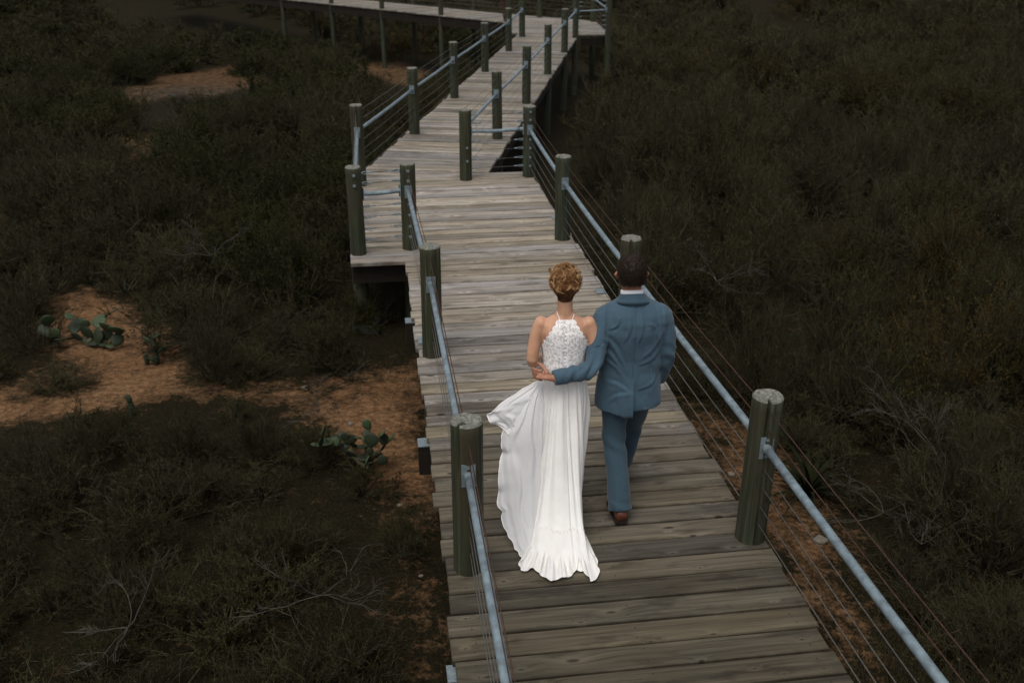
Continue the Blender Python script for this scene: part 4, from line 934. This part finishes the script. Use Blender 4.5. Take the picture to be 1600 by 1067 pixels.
def band(rs, name, mat, parent, thick=.006, seg=48, cut=None):
    """a collar: open band through rings (cx, cy, cz, a, b, slope); slope drops it towards the front"""
    g = G(); vs = []; n = len(rs)
    for layer in (0, thick):
        for (cx, cy, cz, a, b, sl) in rs:
            for k in range(seg):
                t = 2 * math.pi * k / seg; vs.append((cx + (a - layer) * math.cos(t), cy + (b - layer) * math.sin(t), cz - sl * (math.sin(t) + 1) / 2))
    N = n * seg; fs = []
    for i in range(n - 1):
        for k in range(seg):
            k2 = (k + 1) % seg; a, b, c, d = i * seg + k, i * seg + k2, (i + 1) * seg + k2, (i + 1) * seg + k
            fs += [(a, b, c, d), (N + d, N + c, N + b, N + a)]
    for k in range(seg):
        k2 = (k + 1) % seg; a, b = (n - 1) * seg + k, (n - 1) * seg + k2; fs += [(a, b, N + b, N + a), (k2, k, N + k, N + k2)]
    g.add(vs, fs); return g.obj(name, mat, parent, True)
band([(-.004, -.006, 1.512, .118, .097, .03), (-.005, -.005, 1.532, .103, .090, .04), (-.007, -.003, 1.556, .088, .082, .05), (-.008, -.002, 1.574, .0800, .0765, .055), (-.009, -.001, 1.576, .0775, .0745, .055)], 'lapel_collar', 'suit', jacket, .003)
band([(-.009, -.001, 1.545, .074, .071, .03), (-.011, 0, 1.575, .0725, .0700, .035), (-.012, .001, 1.597, .0705, .0685, .04)], 'shirt_collar', 'shirt', man, .004)
# trousers
g = G()
g.rings([(0, -.002, .80, .165, .118), (0, -.004, .86, .172, .124), (0, 0, .94, .168, .118), (0, 0, 1.0, .155, .108)], 32)
for sx_, hp, k_, a_, r0 in ((-1, (-.088, 0, .86), LK, LA, 0), (1, (.088, .01, .86), RK, RA, 0)):
    P = catmull([hp, tuple((Vector(hp) + Vector(k_)) / 2 + Vector((0, .01, 0))), k_, tuple((Vector(k_) + Vector(a_)) / 2 + Vector((0, -.01, 0))), a_], 13)
    g.tube(P, [.098, .097, .093, .088, .084, .080, .077, .076, .076, .076, .077, .078, .080], 20)
me = remesh(g, 'trousers', .0075, 5, .5)
def tr(x, y, z, n):
    d = .006 * noise.noise((x * 8, y * 8, z * 5)) + .005 * math.sin(z * 40 + x * 45 + y * 20 + 2 * noise.noise((x * 7, y * 7, z * 7))) * math.exp(-((z - .50) / .12) ** 2)
    if y < -.02 and x < 0: d += .006 * math.exp(-((x + .10) / .010) ** 2) * (1 - sstep(.55, .7, z))
    d += .004 * math.sin(z * 75 + x * 30) * (1 - sstep(.12, .24, z))
    return (x + n[0] * d, y + n[1] * d, z + n[2] * d)
vdisp(me, tr); mobj('trousers', me, 'trouser', man)
def shoe(loc, rz, rx, parent, L=.30):
    root = G(); prof = [(-.5, .030, .055), (-.44, .038, .075), (-.3, .040, .085), (-.12, .040, .080), (.06, .045, .062), (.22, .049, .052), (.36, .043, .046), (.46, .028, .036), (.5, .010, .022)]; vs = []; seg = 18
    for (t, wd, hh) in prof:
        for k in range(seg):
            th = 2 * math.pi * k / seg; z = hh / 2 + hh / 2 * math.sin(th); vs.append((1.12 * wd * (math.copysign(abs(math.cos(th)) ** .35, math.cos(th)) if math.sin(th) < 0 else math.cos(th)), t * L + .11, .018 + z))
    n = len(prof); root.add(vs, [(i * seg + k, i * seg + (k + 1) % seg, (i + 1) * seg + (k + 1) % seg, (i + 1) * seg + k) for i in range(n - 1) for k in range(seg)] + [tuple(range(seg - 1, -1, -1)), tuple((n - 1) * seg + k for k in range(seg))])
    o = root.obj('shoe', 'leather', parent, True); o.location = loc; o.rotation_euler = (rx, 0, rz)
    s = G(); so = []
    for z in (0, .016):
        for (t, wd, hh) in prof: so.append((wd * 1.13 + .002, t * L * 1.005 + .11, z))
        for (t, wd, hh) in reversed(prof): so.append((-wd * 1.13 - .002, t * L * 1.005 + .11, z))
    m_ = len(so) // 2; s.add(so, [tuple(range(m_ - 1, -1, -1)), tuple(range(m_, 2 * m_))] + [(k, (k + 1) % m_, m_ + (k + 1) % m_, m_ + k) for k in range(m_)]); s.box((0, .002, -.008), (.062, .07, .020)); s.obj('sole', 'sole', o)
shoe((-.062, -.262, .018), R(3), 0, man); shoe((.042, .31, .030), R(-4), R(5), man)
# short hair: a fitted cap with many short strands
def short_hair(c, k, parent):
    g = G(); cx, cy, cz = c; g.ell((cx, cy - .014 * k, cz + .022 * k), (.091 * k, .106 * k, .098 * k), None, 28, 20); g.ell((cx, cy - .040 * k, cz - .020 * k), (.080 * k, .072 * k, .066 * k), None, 24, 16)
    me = remesh(g, 'hair', .005, 5)
    def f(x, y, z, n):
        lo = cz - .060 * k if y < cy - .02 else cz + .03 * k + (y - cy) * .35
        if abs(x - cx) > .060 * k and y > cy - .045: lo = max(lo, cz + .010 * k)
        d = .0045 * noise.noise((x * 60, y * 60, z * 60))
        if z < lo: d -= .022 * min(1, (lo - z) / .02)
        return (x + n[0] * d, y + n[1] * d, z + n[2] * d)
    vdisp(me, f); setattr_f(me, 'rnd', lambda x, y, z: .3 + .3 * noise.noise((x * 70, y * 70, z * 20)))
    cap = mobj('hair', me, 'hair_m', parent)
    rg = np.random.default_rng(2); vs = np.array([v.co for v in me.vertices]); no = np.array([v.normal for v in me.vertices])
    ok = np.array([(p[2] > cz - .056 * k and p[1] < cy + .0) or p[2] > cz + .055 * k for p in vs]); ii = rg.choice(np.where(ok)[0], 6000)
    p = vs[ii] + rg.normal(size=(6000, 3)) * .002; d = no[ii] * .45 + np.array([0, -.25, -.55]) + rg.normal(size=(6000, 3)) * .25; d /= np.linalg.norm(d, axis=1, keepdims=True)
    P = grow(rg, p, d, rg.uniform(.008, .017, 6000), 3, .1); V, F = tubes3(P, .0008, .0003)
    link(bpy.data.objects.new('strand', np_mesh('strand', V, F, 'hair_m', np.repeat(rg.uniform(0, 1, 6000), 9))), cap)
short_hair(HC, 1.02, man)
g = G(); rp = tips[2]; a = Vector(rp[0]).lerp(Vector(rp[1]), .62); dd = (Vector(rp[1]) - Vector(rp[0])).normalized(); g.tube([a - dd * .003, a + dd * .003], .0125, 16); g.obj('ring', 'gold', man, True)

# ---------------------------------------------------------------- the bride
BB = (.335, 5.83)
FC = (-.003, .012, 1.655)
TOR = [(0, 0, .80, .135, .095), (0, 0, .92, .138, .10), (0, 0, 1.00, .135, .098), (0, 0, 1.07, .132, .095), (0, 0, 1.14, .131, .092), (0, 0, 1.21, .140, .096), (0, -.002, 1.28, .152, .100), (0, -.006, 1.34, .158, .096), (0, -.008, 1.39, .148, .082), (0, -.008, 1.425, .112, .066), (0, -.008, 1.45, .068, .055), (0, -.006, 1.475, .052, .050)]
g = G(); g.rings(TOR, 40)
g.tube([(0, -.012, 1.43), (-.001, -.008, 1.50), (-.003, .002, 1.58), (-.003, .01, 1.64)], [(.052, .054), (.048, .051), (.049, .050), (.05, .05)], 18)
head(g, FC, .93)
g.ell((-.055, .085, 1.26), (.055, .045, .05)); g.ell((.055, .085, 1.26), (.055, .045, .05))
for s in (-1, 1):
    g.ell((s * .070, -.062, 1.335), (.055, .026, .070), Matrix.Rotation(R(-10 * s), 3, 'Y').to_quaternion())             # shoulder blade
    sh, el, wr = (s * .150, -.005, 1.395), (s * .205, -.03, 1.135), (s * .10, .165, 1.10)
    g.ell((s * .150, -.006, 1.388), (.046, .046, .048)); g.tube(catmull([sh, (s * .186, -.015, 1.28), el, (s * .165, .07, 1.10), wr], 14), [.044, .045, .045, .044, .042, .040, .038, .037, .036, .034, .031, .028, .025, .022], 14)
    hand(g, Vector(wr) + Vector((-s * .02, .03, -.0)), (-s * .8, .5, -.1), (0, -.1, -1), .88, .6, s)
for s in (-1, 1): g.tube(catmull([(s * .065, 0, .88), (s * .085, .02 + .08 * s, .48), (s * .075, .05 * s, .09)], 9), [.07, .066, .06, .055, .052, .05, .046, .04, .034], 14)
me = remesh(g, 'person', .0055, 5, .5)
def spine(x, y, z, n):
    d = -.0065 * math.exp(-(x / .011) ** 2) * sstep(1.05, 1.12, z) * (1 - sstep(1.43, 1.49, z)) if y < -.03 else 0
    return (x + n[0] * d, y + n[1] * d, z)
vdisp(me, spine); bride = mobj('person', me, 'skin_f', None); bride.location = (*BB, 0)
tag(bride, 'woman in white lace backed wedding gown walking on the planks', 'person', 'couple walking on the boardwalk'); face_parts(bride, FC, .93, None)
# lace back: follows the torso, cut to a scalloped triangle with a halter neck
from bisect import bisect
from mathutils.bvhtree import BVHTree
bvh = BVHTree.FromPolygons([v.co.copy() for v in bride.data.vertices], [tuple(p.vertices) for p in bride.data.polygons])
def lace_half(z):               # half width of the lace at height z (measured along the back)
    for (z0, w0), (z1, w1) in zip(LP, LP[1:]):
        if z0 <= z <= z1: return w0 + (w1 - w0) * (z - z0) / (z1 - z0)
    return 0
LP = [(1.0, .19), (1.09, .165), (1.16, .158), (1.235, .156), (1.265, .140), (1.30, .126), (1.35, .102), (1.395, .072), (1.425, .054), (1.437, .048)]
def lace():
    g = G(); nx, nz = 110, 130; idx = {}; sol = []
    for j in range(nz + 1):
        z = 1.02 + .417 * j / nz; w_ = lace_half(z)
        sc = .011 * abs(math.sin(j * math.pi / 10.0)) if z > 1.23 else 0
        wj = w_ + sc - (.004 if z > 1.23 else 0)
        for i in range(nx + 1):
            x = -wj + 2 * wj * i / nx + .004
            o_ = Vector((x, -.5, z)); hit = bvh.ray_cast(o_, Vector((-x * .0, 1, 0)))
            if hit[0] is None or hit[0].y > .03 or abs(x) > .162: continue
            p = hit[0] + hit[1] * (.0042 + .0006 * noise.noise((x * 90, z * 90, 0)))
            idx[(i, j)] = len(g.v); g.v.append(tuple(p)); e = min(i, nx - i) / nx * 2 * wj
            sol.append(1.0 if (e < .006 and z > 1.2) or z > 1.428 or z < 1.03 else 0)
    for j in range(nz):
        for i in range(nx):
            q = [(i, j), (i + 1, j), (i + 1, j + 1), (i, j + 1)]
            if all(k in idx for k in q): g.f.append(tuple(idx[k] for k in q)); g.mi.append(0)
    me = g.mesh('lace_back', 'lace', True); a = me.attributes.new('solid', 'FLOAT', 'POINT'); a.data.foreach_set('value', sol)
    return link(bpy.data.objects.new('lace_back', me), bride)
lb = lace()
for s in (-1, 1):
    g = G(); pts = []
    for t in np.linspace(0, 1, 9):
        x, z = s * (.036 + .022 * t) + .004, 1.432 + .048 * t; h = bvh.ray_cast(Vector((x, -.5, z)), Vector((0, 1, 0)))
        if h[0] is not None: pts.append(h[0] + h[1] * .003)
    if len(pts) > 2: g.tube(pts, .0022, 8); g.obj('strap', 'hem', lb, True)
for i in range(14):      # covered buttons down the centre back
    z = 1.06 + i * .026; h = bvh.ray_cast(Vector((.004, -.5, z)), Vector((0, 1, 0)))
    g = G(); g.ell((0, 0, 0), (.0042, .0036, .0042), None, 8, 6); o = g.obj('button', 'hem', lb, True); o.location = h[0] + h[1] * .0075
# front and sides of the bodice
g = G(); seg = 48; vs = []; rr = [r for r in TOR if 1.0 <= r[2] <= 1.34]
zz = np.linspace(1.0, 1.29, 12)
def tor_at(z):
    for a, b in zip(TOR, TOR[1:]):
        if a[2] <= z <= b[2]:
            t = (z - a[2]) / (b[2] - a[2]); return [a[i] + (b[i] - a[i]) * t for i in range(5)]
for z in zz:
    _, cy, _, a, b = tor_at(z); bust = .045 * math.exp(-((z - 1.25) / .06) ** 2)
    for k in range(seg): 
        t = math.pi * (-.06 + 1.12 * k / (seg - 1)); vs.append(((a + .006) * math.cos(t), cy + (b + .007 + bust * max(0, math.sin(t))) * math.sin(t), z))
g.add(vs, [(i * seg + k, i * seg + k + 1, (i + 1) * seg + k + 1, (i + 1) * seg + k) for i in range(len(zz) - 1) for k in range(seg - 1)]); g.obj('bodice', 'chiffon', bride, True)
# skirt: pleated tube that trails behind as a train
def skirt():
    # (angle fraction, hem point)
    hem = [(.14, .03, .012), (.150, -.14, .012), (.125, -.36, .012), (.155, -.62, .012), (.165, -.735, .014), (.05, -.70, .014), (-.07, -.715, .014), (-.225, -.635, .014), (-.235, -.47, .012), (-.205, -.24, .012), (-.19, .0, .012), (-.17, .17, .012), (-.04, .30, .012), (.09, .22, .012), (.14, .03, .012)]
    ang = [0, 22, 45, 62, 72, 88, 104, 118, 134, 152, 180, 215, 270, 320, 360]    # degrees, going right -> back -> left -> front
    NA, NT_ = 320, 90; vs = []
    def hem_at(a):
        i = min(max(bisect(ang, a) - 1, 0), len(ang) - 2); t = (a - ang[i]) / (ang[i + 1] - ang[i]); t = t * t * (3 - 2 * t) * .5 + t * .5
        return Vector(hem[i]).lerp(Vector(hem[i + 1]), t)
    for j in range(NT_ + 1):
        t = j / NT_
        for k in range(NA):
            a = 360 * k / NA; th = R(-a); W = Vector((.139 * math.cos(th), .103 * math.sin(th), 1.045)); H = hem_at(a)
            out = Vector((math.cos(th), math.sin(th), 0))
            P1 = Vector((.185 * math.cos(th), .165 * math.sin(th), .72)); trail = max(0, -H.y)
            P2 = Vector((H.x * .72, H.y * (.44 if trail > .2 else .9), .10 if trail > .2 else .3)); u = 1 - t
            p = W * u ** 3 + P1 * 3 * u * u * t + P2 * 3 * u * t * t + H * t ** 3
            ph = noise.noise((math.cos(th) * 2.2, math.sin(th) * 2.2, 4.4)) * 6
            grow_ = sstep(0, .35, t)
            pl = (math.sin(a * R(1) * 23 + ph + t * 1.2) * .6 + math.sin(a * R(1) * 41 + ph * 2 - t * .9) * .4)
            amp = .0028 + .0125 * grow_ * (1 - .35 * t)
            big = .016 * grow_ * math.sin(a * R(1) * 7 + 1.3 + t * 1.5 + ph * .3)
            p += out * (pl * amp + big) + Vector((0, 0, 1)) * (sstep(.72, .86, t) * (1 - sstep(.9, 1.0, t)) * (.014 + .014 * noise.noise((p.x * 13, p.y * 13, 2.2))))
            p += out * .008 * noise.noise((p.x * 9, p.y * 9, p.z * 5))
            p.z = max(p.z, .010); vs.append(tuple(p))
    f = [(j * NA + k, j * NA + (k + 1) % NA, (j + 1) * NA + (k + 1) % NA, (j + 1) * NA + k) for j in range(NT_) for k in range(NA)]
    g = G(); g.add(vs, f); return g.obj('skirt', 'chiffon', bride, True)
sk_ = skirt()
g = G(); wb = []
for z, e in ((1.035, .008), (1.05, .009), (1.066, .007)):
    _, cy, _, a, b = tor_at(z)
    wb.append((0, cy, z, a + e, b + e, 0))
band(wb, 'waistband', 'hem', bride, .004)
def ruffle():                        # gathered hem lying on the planks behind the train
    out_px = [(826, 866), (812, 882), (817, 893), (833, 889), (845, 899), (861, 909), (875, 904), (889, 902), (900, 892), (902, 877), (912, 891), (924, 909), (934, 900), (933, 880), (921, 862)]
    in_px = [(842, 832), (842, 842), (844, 848), (850, 851), (857, 853), (864, 854), (871, 854), (878, 854), (885, 853), (890, 851), (895, 848), (899, 845), (902, 841), (904, 835), (905, 826)]
    loc_ = lambda q: (at_z(*q, .015)[0] - BB[0], at_z(*q, .015)[1] - BB[1], .015)
    sb = BVHTree.FromPolygons([v.co.copy() for v in sk_.data.vertices], [tuple(p.vertices) for p in sk_.data.polygons])
    n = 300; Ol = catmull([loc_(q) for q in out_px], n); Il = catmull([loc_(q) for q in in_px], n); nv = 18; vs = []
    for i in range(n): Il[i] = Il[i] + Vector((0, 1, 0)) * (.05 * noise.noise((i / n * 13, 2.2, 0)) + .03 * noise.noise((i / n * 37, 5.2, 0)))
    for j in range(nv + 1):
        t = j / nv
        for i in range(n):
            s = i / n; nn = noise.noise((s * 11, .7, 1)); wv = math.sin(s * 74 + 5 * nn) * .6 + math.sin(s * 131 + 2 + 4 * nn) * .4
            q = Il[i].lerp(Ol[i], t) + (Ol[i] - Il[i]).normalized() * wv * .006 * t; sv = Vector((-(Ol[i] - Il[i]).y, (Ol[i] - Il[i]).x, 0)).normalized()
            q += sv * .007 * math.sin(s * 74 + 5 * nn + 1.2) * t
            q.z = .014 + .046 * (1 - t) ** 1.2 + (.5 + .5 * wv) * .028 * math.sin(math.pi * t * .88) + .004 * (1 + wv) * t
            h_ = sb.ray_cast(Vector((q.x, q.y, .5)), Vector((0, 0, -1)))
            if h_[0] is not None and h_[0].z < .16: q.z = max(q.z, h_[0].z + .003 + .006 * t)
            vs.append(tuple(q))
    f = [(j * n + i, j * n + i + 1, (j + 1) * n + i + 1, (j + 1) * n + i) for j in range(nv) for i in range(n - 1)]
    g = G(); g.add(vs, f); o = g.obj('ruffle', 'ruffle', bride, True)
    e = G(); e.tube([Vector(vs[nv * n + i]) + Vector((0, 0, .002)) for i in range(0, n, 2)], .0022, 5); e.obj('hem', 'hem', o, True)
ruffle()
def panel(seed, A, E, nm, bulge, ns=60, nt=150, mat='sheer', scal=.014, fq=1.0):
    A = catmull(A, nt); E = catmull(E, nt); vs = []
    for i in range(nt):
        t = i / (nt - 1)
        for j in range(ns + 1):
            s = j / ns; p = A[i].lerp(E[i], s); L = (E[i] - A[i]).length
            p += Vector((0, -1, .25)) * (bulge * math.sin(math.pi * s) * math.sin(math.pi * min(1, t * 1.05)) ** .6)
            nn = noise.noise((s * 2.2 + seed, t * 5.5, .3)); fold = math.sin(s * 17 + 5 * nn + t * 5) * .009 + math.sin(s * 36 + t * 9 + 7 * nn) * .0045
            p += Vector((.25, -1, .1)) * fold * min(1, L / .15) * (.35 + .65 * s)
            dr = (E[i] - A[i]).normalized() if L > 1e-4 else Vector((0, 0, 0))
            en = noise.noise((t * 9 * fq + seed, 3.3, 0)); p += dr * scal * (math.sin(t * 44 * fq + seed + 5 * en) * (.5 + .6 * en) + .9 * noise.noise((t * 26 * fq, seed, 8))) * s ** 5 * min(1, L / .1)
            p += Vector((0, -1, 0)) * .016 * math.sin(t * 40 * fq + 1.1 + 6 * en) * s ** 6 * min(1, L / .1)
            p.z = max(p.z, .012); vs.append(tuple(p))
    f = [(i * (ns + 1) + j, i * (ns + 1) + j + 1, (i + 1) * (ns + 1) + j + 1, (i + 1) * (ns + 1) + j) for i in range(nt - 1) for j in range(ns)]
    g = G(); g.add(vs, f); o = g.obj(nm, mat, bride, True)
    e = G(); e.tube([vs[i * (ns + 1) + ns] for i in range(nt)], .0026, 6); e.obj('hem', 'hem', o, True)
    return o
panel(1.0, [(-.125, -.05, 1.0), (-.135, -.10, .85), (-.14, -.15, .65), (-.14, -.20, .45), (-.14, -.29, .25), (-.16, -.42, .09), (-.235, -.60, .02)],
      [(-.165, -.02, .98), (-.30, -.04, .82), (-.385, -.08, .66), (-.40, -.13, .50), (-.425, -.20, .34), (-.415, -.30, .19), (-.355, -.44, .085), (-.29, -.56, .03), (-.25, -.62, .016)], 'sheer_panel', .05)
panel(4.0, [(-.125, -.02, 1.01), (-.14, -.05, .93), (-.155, -.07, .84), (-.17, -.09, .74), (-.20, -.11, .66)],
      [(-.17, .0, .985), (-.30, -.02, .905), (-.43, -.05, .815), (-.495, -.06, .765), (-.478, -.075, .725), (-.41, -.095, .69), (-.36, -.11, .655)], 'blown_panel', .03, 40, 90, 'sheer', .006, .45)
# hair: gathered curls
def updo(c, parent):
    cx, cy, cz = c; g = G()
    g.ell((cx, cy - .018, cz + .035), (.086, .098, .080), None, 26, 18); g.ell((cx, cy - .05, cz + .02), (.082, .066, .072), None, 22, 16); g.ell((cx, cy - .046, cz - .028), (.071, .050, .058), None, 20, 14); g.ell((cx, cy - .046, cz - .070), (.050, .034, .044), None, 18, 12)
    me = remesh(g, 'hair', .005, 6)
    def f(x, y, z, n):
        a = math.atan2(x - cx, -(y - cy)); d = .0035 * math.sin(a * 34 + z * 60 + 3 * noise.noise((x * 30, y * 30, z * 30))) + .004 * noise.noise((x * 40, y * 40, z * 40))
        if y > cy + .05 and z < cz + .04: d -= .03
        return (x + n[0] * d, y + n[1] * d, z + n[2] * d)
    vdisp(me, f); setattr_f(me, 'rnd', lambda x, y, z: max(0, min(1, .20 + 1.5 * (z - cz + .03) / .16 * .35 + .25 * noise.noise((x * 40, y * 40, z * 20)))))
    cap = mobj('hair', me, 'hair_f', parent); vs = [v.co.copy() for v in me.vertices]; no = [v.normal.copy() for v in me.vertices]; rg = random.Random(11)
    cand = [i for i, v in enumerate(vs) if v.z > cz - .02 + .045 * max(0, .05 - abs(v.x - cx)) / .05 * (1 if v.y < cy else 0) and v.y < cy + .07]
    g = G(); rn = []
    for q in range(210):                  # loose locks, each a small bundle of strands bent into a wave or loop
        i = rg.choice(cand); p, n = vs[i], no[i]; up = Vector((rg.gauss(0, .5), rg.gauss(0, .4), rg.gauss(.7, .5))); t = (up - n * up.dot(n)).normalized(); b = n.cross(t)
        R0_ = rg.uniform(.007, .016); L = rg.uniform(.045, .095); turns = rg.uniform(.5, 1.15); ph = rg.uniform(0, 6.28); k = 16; tone = min(1, max(0, rg.gauss(.48, .22) + .28 * (abs(p.x - cx) / .09) ** 2)); lift_ = rg.uniform(-.004, .006)
        for st in range(7):
            oa, ob = rg.gauss(0, .0036), rg.gauss(0, .0044); dph = rg.gauss(0, .12)
            pts = []
            for s_ in range(k):
                u = s_ / (k - 1); w_ = 2 * math.pi * turns * u + ph + dph; tap = .35 + .65 * math.sin(math.pi * (u * .9 + .05))
                pts.append(p + n * (lift_ + R0_ * .35 + R0_ * .65 * math.cos(w_) + oa - .035 * (u - .5) ** 2) + b * (R0_ * math.sin(w_) + ob * tap) + t * (L * (u - .5)))
            n0 = len(g.v); g.tube(pts, [.0012 * (.35 + .65 * math.sin(math.pi * (s_ + .5) / k)) for s_ in range(k)], 5); rn += [min(1, max(0, tone + rg.gauss(0, .10)))] * (len(g.v) - n0)
    me2 = g.mesh('curl', 'hair_f', True); a = me2.attributes.new('rnd', 'FLOAT', 'POINT'); a.data.foreach_set('value', rn); link(bpy.data.objects.new('curl', me2), cap)
    # fine flyaway strands
    r2 = np.random.default_rng(5); ii = r2.choice(cand, 260); P0 = np.array([vs[i] for i in ii]); d = np.array([no[i] for i in ii]) + r2.normal(size=(260, 3)) * .7; d /= np.linalg.norm(d, axis=1, keepdims=True)
    P = grow(r2, P0, d, r2.uniform(.02, .045, 260), 7, .45); V, F = tubes3(P, .0007, .0004); link(bpy.data.objects.new('strand', np_mesh('strand', V, F, 'hair_f', np.repeat(r2.uniform(.5, 1, 260), 21))), cap)
updo(FC, bride)
